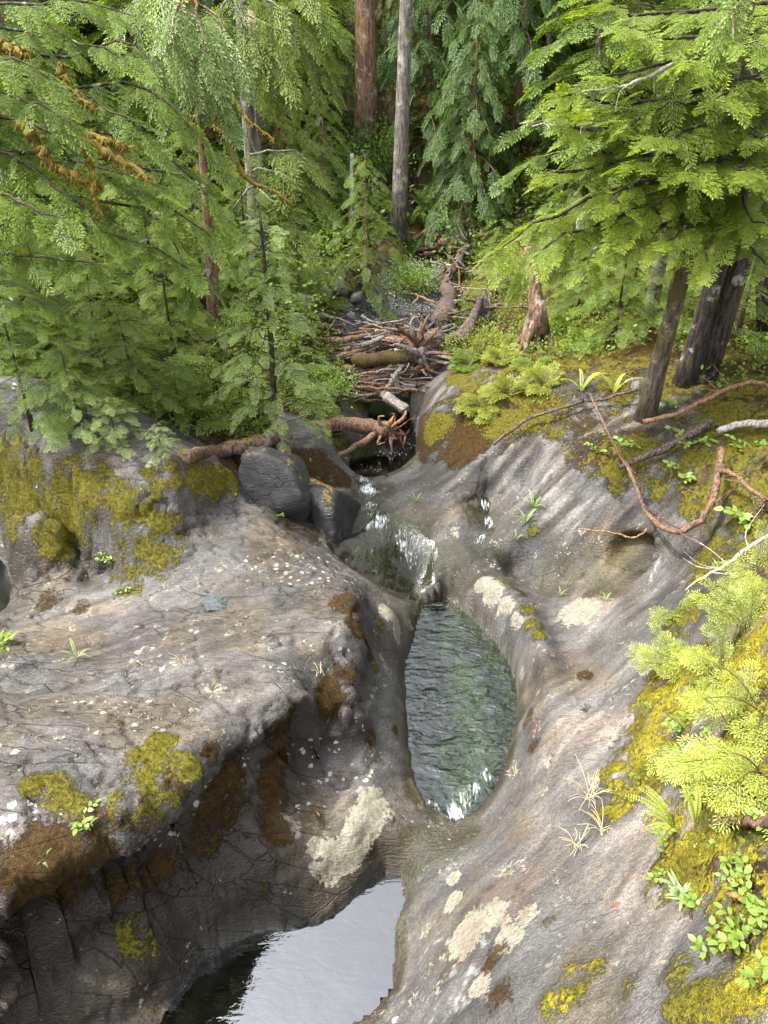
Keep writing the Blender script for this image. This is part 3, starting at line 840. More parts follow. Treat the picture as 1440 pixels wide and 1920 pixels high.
M_WOOD_DARK = bark_material('dark_root_wood', (.018, .012, .012), (.12, .085, .075), moss=.0, scale=1.5)
M_WOOD_PALE = bark_material('bleached_wood', (.15, .13, .11), (.40, .37, .33), moss=.0, scale=1.8)
M_LOG_MOSS = bark_material('mossy_old_log', (.030, .020, .012), (.10, .070, .04), moss=.38, mosscol=(.085, .072, .018), scale=1.0)

M_LEAF_BRIGHT = leaf_material('bright_hemlock_leaf', (.060, .098, .013), (.23, .31, .040), trans=.48)
M_LEAF_MID = leaf_material('hemlock_leaf', (.052, .092, .017), (.175, .25, .042), trans=.47)
M_LEAF_OLIVE = leaf_material('olive_hemlock_leaf', (.055, .090, .018), (.18, .245, .048), trans=.47)
M_LEAF_DARK = leaf_material('dark_cedar_leaf', (.022, .048, .014), (.085, .15, .038), trans=.38, tcol=(1.3, 1.4, .7))
M_LEAF_PALE = leaf_material('pale_young_leaf', (.075, .115, .035), (.26, .34, .12), trans=.42, tcol=(1.3, 1.4, .8))
M_LEAF_SALAL = leaf_material('glossy_broad_leaf', (.055, .11, .014), (.17, .27, .035), trans=.35, gloss=.5)
M_LEAF_SHRUB = leaf_material('shrub_leaf', (.026, .058, .012), (.105, .18, .030), trans=.38)
M_LEAF_SUN = leaf_material('sunlit_seedling_leaf', (.11, .15, .022), (.36, .42, .09), trans=.42)
M_LEAF_SAP = leaf_material('pale_sunlit_sapling_leaf', (.10, .15, .045), (.36, .45, .17), trans=.42, tcol=(1.3, 1.4, .8))  # sapling leaf made paler: sunlight on its crown put into the colour
M_LEAF_BUSH = leaf_material('light_bush_leaf', (.085, .11, .018), (.28, .32, .06), trans=.42)
M_LEAF_GREY = leaf_material('grey_green_leaf', (.07, .12, .05), (.22, .30, .14), trans=.3)

# ------------------------------------------------------------------ sprays of leaf-sized faces
def kite(base, d, n, L, wdt):
    """rhombic blade: base point, direction, plane normal"""
    s = np.cross(n, d)
    return [base, base+d*L*.42+s*wdt, base+d*L, base+d*L*.42-s*wdt]

def make_fan(seed, n_lat=10, n_leaf=4, aspect=.62, droop=.16, blade=.085, wid=.16, lat_ang=52, needles=0):
    """flat conifer fan along +X, length 1: stem, side twigs, narrow blades; returns verts, quads, tint, wood"""
    r = np.random.default_rng(seed)
    V, tint, wood = [], [], []
    def add(q, t, w=0):
        V.extend(q); tint.extend(t if isinstance(t, list) else [t]*4); wood.extend([w]*4)
    def P(s, y=0.0, extra=0.0):
        return np.array([s, y, -droop*s*s*1.0 - extra])
    add([P(0, .006), P(0, -.006), P(.85, -.003), P(.85, .003)], .2, 1)
    up = np.array([0, 0, 1.])
    for side in (1, -1):
        for k in range(n_lat):
            s = .06 + .90*(k+.5*(side > 0)+r.uniform(-.15, .15))/n_lat
            ll = aspect*.62*(1-s)**.75*(.55+.6*min(1, s/.22))*r.uniform(.78, 1.15) + .05
            ang = math.radians(lat_ang*(1-.25*s)+r.uniform(-6, 6))
            d = np.array([math.cos(ang), side*math.sin(ang), -droop*1.2*s+r.uniform(-.12, .06)])
            d /= np.linalg.norm(d)
            b = P(s)
            m = max(2, int(round(n_leaf*(ll/(aspect*.5)+.25))))
            for j in range(m+1):
                f = (j+.3)/(m+.3)
                c = b + d*ll*f + np.array([0, 0, -.10*(ll*f)**2/.3])
                if j == m:
                    c = b + d*ll*.86 + np.array([0, 0, -.10*(ll*.86)**2/.3])
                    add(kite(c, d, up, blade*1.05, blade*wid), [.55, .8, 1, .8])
                    break
                for sd in (1, -1):
                    a2 = math.radians(sd*r.uniform(38, 58))
                    ca, sa = math.cos(a2), math.sin(a2)
                    dd = np.array([d[0]*ca-d[1]*sa, d[0]*sa+d[1]*ca, d[2]+r.uniform(-.22, .12)])
                    dd /= np.linalg.norm(dd)
                    nn = np.array([r.uniform(-.35, .35), r.uniform(-.35, .35), 1]); nn /= np.linalg.norm(nn)
                    L = blade*r.uniform(.75, 1.2)*(1-.35*f)
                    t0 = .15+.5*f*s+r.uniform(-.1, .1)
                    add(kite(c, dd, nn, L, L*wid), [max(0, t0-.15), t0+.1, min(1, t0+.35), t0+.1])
    add(kite(P(.9), np.array([1, 0, -droop*2])/math.hypot(1, droop*2), up, blade*1.2, blade*wid), [.6, .8, 1, .8])
    V = np.array(V); 
    return V, np.arange(len(V)).reshape(-1, 4), np.clip(np.array(tint), 0, 1), np.array(wood, float)

def make_blob(seed, n=26, size=.16, flat=.45):
    """loose knot of broad leaves, radius 1"""
    r = np.random.default_rng(seed)
    V, tint = [], []
    for _ in range(n):
        c = r.normal(0, .45, 3)*np.array([1, 1, flat])
        d = c + r.normal(0, .5, 3); d[2] -= .15; d /= np.linalg.norm(d)
        nn = np.array([r.uniform(-.6, .6), r.uniform(-.6, .6), 1]); nn /= np.linalg.norm(nn)
        L = size*r.uniform(.7, 1.3)
        s_ = np.cross(nn, d); s_ /= np.linalg.norm(s_)+1e-9
        V.extend([c, c+d*L*.45+s_*L*.33, c+d*L, c+d*L*.45-s_*L*.33])
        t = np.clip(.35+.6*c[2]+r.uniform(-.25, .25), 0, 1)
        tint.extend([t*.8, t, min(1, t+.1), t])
    V = np.array(V)
    return V, np.arange(len(V)).reshape(-1, 4), np.clip(np.array(tint), 0, 1), np.zeros(len(V))

FAN_HI = [make_fan(s, 11, 4, blade=.10, wid=.20, droop=dr, aspect=asp) for s, dr, asp in ((1, .16, .62), (2, .30, .55), (3, .22, .7), (4, .4, .5))]
FAN_MID = [make_fan(s, 9, 3, blade=.11, wid=.17) for s in (11, 12, 13)]
FAN_LO = [make_fan(s, 7, 2, blade=.16, wid=.2) for s in (21, 22, 23)]
FAN_CEDAR = [make_fan(s, 8, 2, blade=.17, wid=.16, droop=.30, lat_ang=42, aspect=.5) for s in (31, 32, 33)]
FAN_DROOP = [make_fan(s, 9, 3, blade=.11, wid=.16, droop=.34, lat_ang=48, aspect=.55) for s in (41, 42, 43)]
FAN_NEAR = [make_fan(s, 6, 2, blade=.20, wid=.12, droop=.14, aspect=.75) for s in (51, 52, 53)]
FAN_BUSH = [make_fan(s, 5, 1, blade=.27, wid=.15, droop=.2, aspect=.7) for s in (55, 56, 57)]
BLOBS = [make_blob(s) for s in (61, 62, 63, 64)]

def scatter(templates, O, X, N, S, tintoff=None, seed=0):
    """sprays at O along X with plane normal N, size S"""
    r = np.random.default_rng(seed)
    O, X, N, S = np.asarray(O, float), np.asarray(X, float), np.asarray(N, float), np.asarray(S, float)
    X = X/np.linalg.norm(X, axis=1, keepdims=True)
    Y = np.cross(N, X); Y /= np.linalg.norm(Y, axis=1, keepdims=True)+1e-9
    Z = np.cross(X, Y)
    pick = r.integers(0, len(templates), len(O))
    if tintoff is None:
        tintoff = r.uniform(-.22, .22, len(O))
    Vs, Qs, Ts, Ws, off = [], [], [], [], 0
    for k, (tv, tq, tt, tw) in enumerate(templates):
        m = np.where(pick == k)[0]
        if len(m) == 0:
            continue
        v = O[m, None, :] + S[m, None, None]*(tv[None, :, 0:1]*X[m, None, :] + tv[None, :, 1:2]*Y[m, None, :] + tv[None, :, 2:3]*Z[m, None, :])
        Vs.append(v.reshape(-1, 3))
        Qs.append((tq[None] + (np.arange(len(m))*len(tv))[:, None, None] + off).reshape(-1, 4))
        Ts.append(np.clip(tt[None]+tintoff[m, None], 0, 1).ravel()); Ws.append(np.tile(tw, len(m)))
        off += len(m)*len(tv)
    return [np.concatenate(Vs), np.concatenate(Qs), np.concatenate(Ts), np.concatenate(Ws)]

def leaf_mesh(name, parts):
    Vs, Qs, Ts, Ws, off = [], [], [], [], 0
    for v, q, t, w in parts:
        Vs.append(v); Qs.append(q+off); Ts.append(t); Ws.append(w); off += len(v)
    me = mesh_np(name, np.concatenate(Vs), [np.concatenate(Qs)], smooth=False)
    add_attr(me, 'tint', np.concatenate(Ts)); add_attr(me, 'wood', np.concatenate(Ws))
    return me

# ------------------------------------------------------------------ tapered tubes
def tube(path, radii, sides=8, wob=0.0, seed=0, cap=True):
    path = np.asarray(path, float); radii = np.asarray(radii, float)
    n = len(path)
    T = np.gradient(path, axis=0); T /= np.linalg.norm(T, axis=1, keepdims=True)+1e-9
    ref = np.array([0, 0, 1.]) if abs(T[0][2]) < .9 else np.array([1., 0, 0])
    U = np.cross(T, ref); U /= np.linalg.norm(U, axis=1, keepdims=True)+1e-9
    B = np.cross(T, U)
    a = np.linspace(0, 2*math.pi, sides, endpoint=False)
    ring = path[:, None, :] + radii[:, None, None]*(np.cos(a)[None, :, None]*U[:, None, :]+np.sin(a)[None, :, None]*B[:, None, :])
    if wob:
        nz = fbm(ring*(.32/max(radii.max(), .02))+seed*3.1, 3, seed)
        ring = path[:, None, :] + (ring-path[:, None, :])*(1+wob*nz[..., None]*2)
    V = ring.reshape(-1, 3)
    i = np.arange(n*sides).reshape(n, sides)
    q = np.stack([i[:-1], np.roll(i, -1, 1)[:-1], np.roll(i, -1, 1)[1:], i[1:]], -1).reshape(-1, 4)
    tri = np.zeros((0, 3), int)
    if cap:
        V = np.concatenate([V, path[:1], path[-1:]])
        c0, c1 = n*sides, n*sides+1
        t0 = np.stack([np.full(sides, c0), np.roll(i[0], -1), i[0]], -1); t1 = np.stack([np.full(sides, c1), i[-1], np.roll(i[-1], -1)], -1)
        tri = np.concatenate([t0, t1])
    return V, q, tri

def join(tubes):
    Vs, Qs, Ts, off = [], [], [], 0
    for v, q, t in tubes:
        Vs.append(v); Qs.append(q+off); Ts.append(t+off); off += len(v)
    T = np.concatenate(Ts)
    return np.concatenate(Vs), [np.concatenate(Qs)] + ([T] if len(T) else [])

def wood_mesh(name, tubes):
    v, f = join(tubes)
    return mesh_np(name, v, f)

def curve(points, n=12):
    """Catmull-Rom through points"""
    p = np.asarray(points, float)
    if len(p) == 2:
        return p[0]+(p[1]-p[0])*np.linspace(0, 1, n)[:, None]
    pp = np.concatenate([[2*p[0]-p[1]], p, [2*p[-1]-p[-2]]])
    out = []
    segs = len(p)-1
    for t in np.linspace(0, segs-1e-6, n):
        k = int(t); f = t-k
        a, b, c, d = pp[k:k+4]
        out.append(.5*((2*b)+(-a+c)*f+(2*a-5*b+4*c-d)*f*f+(-a+3*b-3*c+d)*f**3))
    return np.array(out)

def unit(v):
    return v/(np.linalg.norm(v, axis=-1, keepdims=True)+1e-9)

def fans_on(path, r, n, size, s0=.12, spread=(35, 70), droop=.12, tilt=.3, taper=.5):
    """fans on both sides of a limb and at its tip"""
    O, X, N, S = [], [], [], []
    path = np.asarray(path); m = len(path)
    seg = np.linalg.norm(np.diff(path, axis=0), axis=1); cum = np.r_[0, np.cumsum(seg)]/seg.sum()
    for k in range(n):
        s = s0 + (1-s0)*(k+r.uniform(0, 1))/n
        i = min(m-2, np.searchsorted(cum, s)-1); i = max(i, 0)
        f = (s-cum[i])/(cum[i+1]-cum[i]+1e-9)
        p = path[i]+(path[i+1]-path[i])*f
        t = unit(path[i+1]-path[i])
        side = 1 if k % 2 else -1
        ang = math.radians(side*r.uniform(*spread)*(1-.35*s))
        h = unit(np.array([t[0], t[1], t[2]*.5]))
        d = np.array([h[0]*math.cos(ang)-h[1]*math.sin(ang), h[0]*math.sin(ang)+h[1]*math.cos(ang), h[2]-droop+r.uniform(-.12, .12)])
        O.append(p); X.append(d); N.append(np.array([r.normal(0, tilt), r.normal(0, tilt), 1.])); S.append(size*r.uniform(.45, 1.3)*(1-taper*s*s*.6)*(.65+.35*min(1, s/.3)))
    O.append(path[-1]-.1*size*unit(path[-1]-path[-2])); X.append(unit(path[-1]-path[-2])); N.append(np.array([r.normal(0, tilt*.5), r.normal(0, tilt*.5), 1.])); S.append(size*.85)
    return O, X, N, S

def conifer_arrays(seed, H, crown0, R, nb, fan, fans_per, size, rise=.15, sag=.45, r0=.10, trunk_sides=8, curve_trunk=.0, lean=(0, 0), shape=.8, tipr=.15, bare_limb=.9, droop=.15):
    """returns (trunk tubes, leaf arrays) of a conifer standing at the origin"""
    r = np.random.default_rng(seed)
    hz = np.linspace(0, 1, 12)
    tp = np.stack([lean[0]*H*hz+curve_trunk*np.sin(hz*3), lean[1]*H*hz+curve_trunk*np.sin(hz*2.2+1)-curve_trunk*math.sin(1), H*hz], -1)
    tp[0, 2] = -.15
    rad = r0*(1-.92*hz)*(1+.5*np.exp(-hz*14))
    tubes = [tube(tp, rad, trunk_sides, .06, seed)]
    O, X, N, S = [], [], [], []
    for k in range(nb):
        f = (k+r.uniform(0, 1))/nb
        hb = crown0+(1-crown0)*f**.9
        zb = hb*H
        p0 = np.array([np.interp(zb, tp[:, 2], tp[:, 0]), np.interp(zb, tp[:, 2], tp[:, 1]), zb])
        L = R*((1-f)**shape*(1-tipr)+tipr)*r.uniform(.7, 1.15)
        az = k*2.39996+r.uniform(-.4, .4)
        d = np.array([math.cos(az), math.sin(az)])
        ss = np.linspace(0, 1, 6)
        path = np.stack([p0[0]+d[0]*L*ss, p0[1]+d[1]*L*ss, p0[2]+L*(rise*ss-sag*ss**2)], -1)
        tubes.append(tube(path, np.maximum(.004, r0*.22*(L/R)*(1-.8*ss)), 5, 0, k, cap=False))
        o, x, n, s = fans_on(path, r, max(2, int(round(fans_per*(L/R)))), size*(.55+.45*L/R), droop=droop)
        O += o; X += x; N += n; S += s
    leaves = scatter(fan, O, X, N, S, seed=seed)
    return tubes, leaves

def plant_tree(name, label, cat, loc, trunk_me, crown_me, bark, leaf, rz=0, sc=1.0, group=None, crown_name='crown'):
    t = thing(name, label, cat, loc, rz, group)
    t.scale = (sc, sc, sc)
    obj('trunk', trunk_me, bark, t)
    obj(crown_name, crown_me, leaf, t)
    return t
# ------------------------------------------------------------------ trees
def pl(points):
    return np.array([at_y(a, b, y) for a, b, y in points])

def trunk_tube(p0, p1, r0, r1, seed, sides=12, flare=.5, bend=0.0, n=14, below=.25):
    p0, p1 = np.array(p0, float), np.array(p1, float)
    s = np.linspace(0, 1, n)
    path = p0+(p1-p0)*s[:, None]
    path[:, 0] += bend*np.sin(s*math.pi)
    path[0] -= unit(p1-p0)*below
    rad = r0+(r1-r0)*s
    rad = rad*(1+flare*np.exp(-s*n*.75))
    return tube(path, rad, sides, .05, seed)

def local(arr, base):
    a = arr.copy(); a -= np.asarray(base); return a

def limb_tree(name, label, cat, base, trunk_tubes, limbs, bark, leaf, fan, fsize, nfan, seed, limb_r=.022, extra=None, group=None, droop=.12, tilt=.28, s0=.15):
    """tree whose limbs were measured one by one; base is its foot"""
    base = np.asarray(base, float)
    r = np.random.default_rng(seed)
    t = thing(name, label, cat, tuple(base), 0, group)
    tubes = list(trunk_tubes)
    O, X, N, S = [], [], [], []
    for k, l in enumerate(limbs):
        path = curve(l, 9)
        path[1:-1] += r.normal(0, .02, path[1:-1].shape)
        L = np.linalg.norm(path[-1]-path[0])
        tubes.append(tube(path, limb_r*np.linspace(1, .25, 9), 5, .08, k, cap=False))
        o, x, n, s = fans_on(path, r, int(round(nfan*L/2.5))+3, fsize, s0=s0, droop=droop, tilt=tilt)
        O += o; X += x; N += n; S += s
    v, f = join(tubes)
    trk = obj('trunk', mesh_np('trunk', v-base, f), bark, t)
    if O:
        lv = scatter(fan, O, X, N, S, seed=seed)
        lv[0] = lv[0]-base
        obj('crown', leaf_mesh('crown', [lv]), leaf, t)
    for nm, tb, mt in (extra or []):
        v, f = join(tb)
        obj(nm, mesh_np(nm, v-base, f), mt, trk)
    return t

# --- the sunlit hemlock on the right bank, dark double trunk
bR = ground(1300, 712); 
topR = at_y(1352, 380, 7.9)
dirR = unit(np.array([.10, .03, 1.]))
tR = [trunk_tube(bR+np.array([.11, .02, 0]), bR+np.array([.11, .02, 0])+dirR*10, .145, .055, 3, 14, .3), trunk_tube(bR+np.array([-.13, -.05, 0]), bR+np.array([-.13, -.05, 0])+unit(np.array([.085, .02, 1.]))*4.2, .115, .075, 5, 14, .3)]
def RT(z):
    return bR+np.array([.1, .02, 0])+dirR*z
RL = [[(1130,5,6.9),(1230,30,7.3)],[(1110,160,6.8),(1230,120,7.3)],[(985,182,6.4),(1080,180,6.8),(1200,185,7.2)],[(1020,240,6.5),(1080,235,6.7),(1190,235,7.1)],
 [(955,342,6.3),(1030,325,6.5),(1160,305,7.0)],[(875,492,6.3),(985,430,6.6),(1140,360,7.1)],[(925,520,6.3),(1045,450,6.5),(1180,395,7.0)],[(1050,515,6.2),(1120,465,6.4),(1230,430,6.9)],
 [(1470,245,6.4),(1410,255,6.9)],[(1440,430,6.3),(1395,390,6.8)],[(1325,500,6.2),(1340,435,6.7)],[(1190,310,6.3),(1250,295,6.9)],[(1470,125,6.8),(1405,160,7.2)],[(1460,15,6.9),(1400,60,7.3)],
 [(1450,505,6.4),(1405,465,6.9)],[(1160,235,6.5),(1250,205,7.0)],[(1170,430,6.3),(1250,375,6.8)],[(1225,265,6.1),(1280,250,6.7)],[(1010,205,6.9),(1120,215,7.2)],[(940,440,6.8),(1060,400,7.1)],[(1000,480,6.7),(1130,430,7.0)],
 [(1290,330,6.0),(1320,310,6.8)],[(1400,330,6.1),(1385,310,6.8)],[(1250,460,6.2),(1290,420,6.8)],[(1090,390,6.2),(1180,350,6.8)],[(1360,200,6.4),(1360,170,7.0)],[(1050,300,6.8),(1170,270,7.2)],[(1180,60,6.6),(1260,70,7.2)],[(1290,120,6.4),(1320,110,7.1)]]
RL = [[(p_[0]+(60 if p_[0] < 1100 and i_ == 0 else 0), p_[1]-(8 if i_ == 0 else 0), p_[2]) for i_, p_ in enumerate(l)] for l in RL]
limbs = []
for l in RL:
    p = pl([(a_, b_, c_+.95) for a_, b_, c_ in l])[::-1]
    z = max(.9, min(9.2, p[0][2]-bR[2]+.2))
    limbs.append(np.concatenate([[RT(z)], p]))
limb_tree('hemlock_tree', 'sunlit yellow-green hemlock with dark double trunk on the right bank', 'tree', bR, tR, limbs, M_BARK_DARK, M_LEAF_BRIGHT, FAN_HI, .42, 25, 101, limb_r=.026, droop=.2, tilt=.38)

# --- leaning mossy trunk beside it
bL = ground(1208, 785)
pT = at_y(1300, 400, bL[1]-.1)
limb_tree('leaning_tree', 'slender leaning tree with brown moss on its trunk, beside the dark double trunk', 'tree', bL,
          [trunk_tube(bL, bL+unit(pT-bL)*5.4, .10, .06, 8, 12, .35, .05)],
          [np.array([bL+unit(pT-bL)*4.2, *pl([(1230,180,7.9),(1150,150,7.6)])]), np.array([bL+unit(pT-bL)*4.6, *pl([(1370,60,7.9),(1430,90,7.6)])])],
          M_BARK_MOSS, M_LEAF_BRIGHT, FAN_HI, .5, 14, 102)

# --- trunks behind on the right
def pole_tree(name, label, px0, py0, px1, py1, ytop, r0, r1, bark, seed, base=None, flare=.3, limbs=(), leaf=M_LEAF_MID, fan=FAN_LO, fs=.9, nf=10, cat='tree', bend=0, **kw):
    b = ground(px0, py0) if base is None else np.asarray(base)
    top = at_y(px1, py1, ytop)
    return limb_tree(name, label, cat, b, [trunk_tube(b, top, r0, r1, seed, 12, flare, bend)], [pl(l) for l in limbs], bark, leaf, fan, fs, nf, seed, **kw)

pole_tree('grey_barked_tree', 'pale grey trunk half hidden behind the sunlit hemlock, between snag and leaning tree', 1216, 600, 1260, 380, 11.3, .11, .09, M_BARK_GREY, 111)
pole_tree('bare_snag', 'pale barkless snag between the broken stump and the leaning tree', 1084, 545, 1092, 415, 12.4, .11, .09, M_WOOD_PALE, 112, cat='snag', flare=.25)
b = ground(1002, 655)
top = at_y(993, 462, b[1]+.3)
limb_tree('broken_stump', 'tall broken red-brown stump with roots on the right bank of the creek', 'stump', b,
          [trunk_tube(b+np.array([0, 0, .5]), top, .125, .085, 113, 12, .3, .0)] +
          [tube(curve([b+np.array([0, 0, .75]), b+np.array([.12*math.cos(a), .12*math.sin(a), .4+.1*math.sin(k*5)]), b+np.array([(.22+.08*math.sin(k*3))*math.cos(a), (.22+.08*math.sin(k*3))*math.sin(a), .12]), b+np.array([.36*math.cos(a+.3), .36*math.sin(a+.3), -.1])], 8), np.linspace(.075, .025, 8), 7, .5, k) for k, a in enumerate(np.linspace(0, 5.6, 8))],
          [], M_BARK_RED, M_LEAF_MID, FAN_LO, .5, 1, 113)
pole_tree('dark_conifer', 'dark trunk at the upper right corner, left one of the pair', 1345, 560, 1372, 60, 10.5, .20, .13, M_BARK_DARK, 114, base=(5.6, 10.6, 2.9))
pole_tree('dark_conifer', 'dark leaning trunk at the upper right edge, right one of the pair', 1390, 560, 1425, 60, 9.6, .24, .15, M_BARK_DARK, 115, base=(5.2, 10.0, 2.9))

# --- two tall trunks in the middle distance
def tall(name, label, px0, py0, px1, py1, r0, r1, bark, seed):
    b = ground(px0, py0)
    d = unit(at_y(px1, py1, b[1])-b)
    return b, d
b = ground(687, 292); d = unit(at_y(685, 0, b[1])-b)
bigA = limb_tree('tall_conifer', 'thick red-brown trunk standing on the far slope, left of the slim grey one', 'tree', b, [trunk_tube(b, b+d*17, .25, .10, 121, 14, .25)], [], M_BARK_RED, M_LEAF_DARK, FAN_LO, 1, 1, 121)
b2 = ground(746, 452); d2 = unit(at_y(762, 0, b2[1])-b2)
bigB = limb_tree('tall_conifer', 'slim straight grey trunk rising from the creek bank behind the gravel', 'tree', b2, [trunk_tube(b2, b2+d2*16, .155, .07, 122, 14, .3)], [], M_BARK_GREY, M_LEAF_DARK, FAN_LO, 1, 1, 122)
b = ground(657, 440)
limb_tree('dead_pole', 'thin bare dead pole among shrubs left of the tall trunks', 'snag', b, [trunk_tube(b, at_y(660, 288, b[1]), .055, .04, 123, 8, .1)], [], M_WOOD_PALE, M_LEAF_MID, FAN_LO, 1, 1, 123)

# --- hemlock at the left edge with golden moss on its limbs
bH = np.array([-5.3, 8.6, 0]); bH[2] = ground_z(-5.3, 8.6)
def HT(z):
    return bH+np.array([.02*z, 0, z])
LL = [[(-20,50,8.6),(110,60,8.1),(230,110,7.8)],[(0,10,8.6),(130,0,8.2),(250,30,7.9)],[(40,140,8.4),(180,190,7.9),(275,255,7.6)],[(40,220,8.3),(150,300,7.9),(290,345,7.6)],[(60,180,8.6),(230,150,8.3),(330,205,8.0),(400,290,7.8)],
 [(0,320,8.4),(200,330,8.0),(330,400,7.7),(420,470,7.6)],[(0,420,8.4),(150,420,8.0),(290,470,7.7),(380,520,7.6)],[(0,280,8.0),(120,360,7.6),(200,440,7.4)],[(0,480,8.3),(100,480,7.9),(200,500,7.6)],[(80,240,8.8),(260,260,8.4),(370,340,8.2),(410,400,8.1)],
 [(-20,170,7.9),(60,190,7.4),(130,230,7.2)],[(-40,100,7.7),(30,110,7.3),(100,150,7.1)],[(200,300,8.2),(320,320,7.9),(400,380,7.7)],[(0,560,8.5),(60,560,8.1),(130,590,7.9)],[(0,370,7.6),(60,390,7.3),(120,410,7.1)],[(100,100,8.9),(230,80,8.7),(300,140,8.5)],[(230,380,8.3),(320,450,8.0),(350,540,7.9)]]
limbs = []
for l in LL:
    p = pl(l)
    limbs.append(np.concatenate([[HT(p[0][2]-bH[2]+.1)], p]))
def moss_tube(l, r0, r1, seed):
    c = curve(pl(l), 22)
    rr = np.random.default_rng(900+seed)
    c[1:-1] += rr.normal(0, .012, c[1:-1].shape)
    rad = np.linspace(r0, r1, 22)*rr.uniform(.75, 1.35, 22)
    v, q, t = tube(c, rad, 9, .35, seed)
    n = 420
    k = rr.integers(0, 21, n); f = rr.uniform(0, 1, (n, 1))
    p = c[k]*(1-f)+c[k+1]*f
    d = unit(rr.normal(0, 1, (n, 3))); b_ = p+d*rad[k][:, None]*.8
    d2 = unit(d+np.array([0, 0, -1.1])+rr.normal(0, .3, (n, 3))); L = rr.uniform(.02, .07, (n, 1))
    sd = unit(np.cross(d2, rr.normal(0, 1, (n, 3))))*L*.16
    kv = np.stack([b_-sd, b_+sd, b_+d2*L+sd*.2, b_+d2*L-sd*.2], 1).reshape(-1, 3)
    return np.concatenate([v, kv]), np.concatenate([q, np.arange(len(kv)).reshape(-1, 4)+len(v)]), t
extra = [('mossy_limb', [moss_tube(l, a, b_, k)], M_LIMB_MOSS) for k, (l, a, b_) in enumerate([
    ([(-60,60,7.6),(0,85,7.55),(60,102,7.5)], .055, .035), ([(35,225,7.6),(70,270,7.55),(105,312,7.5),(150,330,7.45)], .042, .03),
    ([(125,232,7.5),(160,262,7.45),(215,292,7.4),(282,336,7.35)], .055, .018), ([(160,262,7.45),(168,300,7.4),(175,345,7.35),(180,400,7.3)], .035, .008),
    ([(150,250,7.5),(200,262,7.45),(238,275,7.4)], .04, .012), ([(105,310,7.5),(150,335,7.42),(190,350,7.4)], .03, .01), ([(110,120,7.8),(140,175,7.7),(185,205,7.6)], .03, .008)])]
limb_tree('mossy_hemlock', 'hemlock at the left edge with golden moss on its bent limbs', 'tree', bH, [trunk_tube(bH, bH+np.array([.2, 0, 11]), .22, .08, 131, 12, .4)], limbs, M_BARK_DARK, M_LEAF_MID, FAN_HI, .46, 17, 131, extra=extra, droop=.28, tilt=.4)

# --- trunks of the middle left
b = ground(380, 400); b = at_y(378, 400, 11.2); b[2] = ground_z(b[0], b[1])
limb_tree('drooping_hemlock', 'pale green drooping hemlock with thin reddish trunk, upper left', 'tree', b, [trunk_tube(b, at_y(355, -150, 11.2), .09, .05, 141, 10, .3)],
          [pl(l) for l in ([(360,0,11.2),(310,40,10.9),(275,110,10.7)],[(360,0,11.2),(415,40,11),(448,115,10.8)],[(360,40,11.2),(330,90,10.9),(300,150,10.7)],[(360,30,11.2),(400,90,10.8),(425,150,10.6)],[(358,-20,11.2),(345,50,10.7),(352,130,10.5)],[(362,130,11.2),(335,165,10.9),(310,200,10.8)],[(355,-60,11.2),(290,-30,11),(230,30,10.8)],[(362,-10,11.2),(380,60,10.6),(390,135,10.4)],[(365,190,11.2),(410,200,10.9),(430,230,10.7)],[(362,-30,11.2),(325,40,10.5),(330,110,10.3)])],
          M_BARK_RED, M_LEAF_PALE, FAN_DROOP, .58, 22, 141, droop=.38)
b = at_y(478, 420, 13.2); b[2] = ground_z(b[0], b[1])
tr = [trunk_tube(b, at_y(446, -60, 13.2), .12, .085, 142, 10, .3)]
extra = [('mossy_limb', [moss_tube(l, a, c, 30+k)], M_LIMB_MOSS) for k, (l, a, c) in enumerate([
    ([(385,180,11.6),(405,215,11.6),(418,255,11.6),(440,300,11.5),(470,340,11.5),(515,358,11.5),(548,388,11.5)], .055, .018), ([(412,130,12.2),(440,190,12.1),(465,225,12),(515,262,11.9)], .032, .012), ([(365,220,11.6),(400,240,11.5),(420,258,11.5)], .04, .025), ([(420,250,11.6),(425,310,11.6),(418,345,11.6)], .015, .006)])]
limb_tree('grey_trunk_hemlock', 'grey trunked hemlock with a long mossy dead limb, left of centre', 'tree', b, tr,
          [pl(l) for l in ([(450,-10,13.2),(530,15,12.9),(602,90,12.7)],[(452,20,13.2),(540,65,12.9),(608,145,12.7)],[(452,60,13.2),(515,105,12.8),(556,170,12.6)],[(450,10,13.2),(480,80,12.8),(505,150,12.6)],[(448,-50,13.2),(560,-20,12.9),(625,50,12.7)],[(475,320,13),(530,325,12.6),(592,372,12.4)],[(475,345,13),(520,385,12.6),(565,440,12.4)],[(470,290,13),(540,280,12.7),(585,310,12.5)],[(475,350,13),(440,390,12.5),(420,430,12.3)],[(450,-30,13.2),(420,10,13),(400,60,12.8)])],
          M_BARK_GREY, M_LEAF_OLIVE, FAN_DROOP, .66, 20, 142, droop=.25, extra=extra)
b = at_y(484, 420, 14.0); b[2] = ground_z(b[0], b[1])
limb_tree('slim_trunk', 'slimmer pale trunk close behind the grey trunked hemlock, left of centre', 'tree', b, [trunk_tube(b, at_y(472, 20, 14.0), .085, .06, 143, 10, .2)], [], M_BARK_GREY, M_LEAF_MID, FAN_LO, 1, 1, 143)

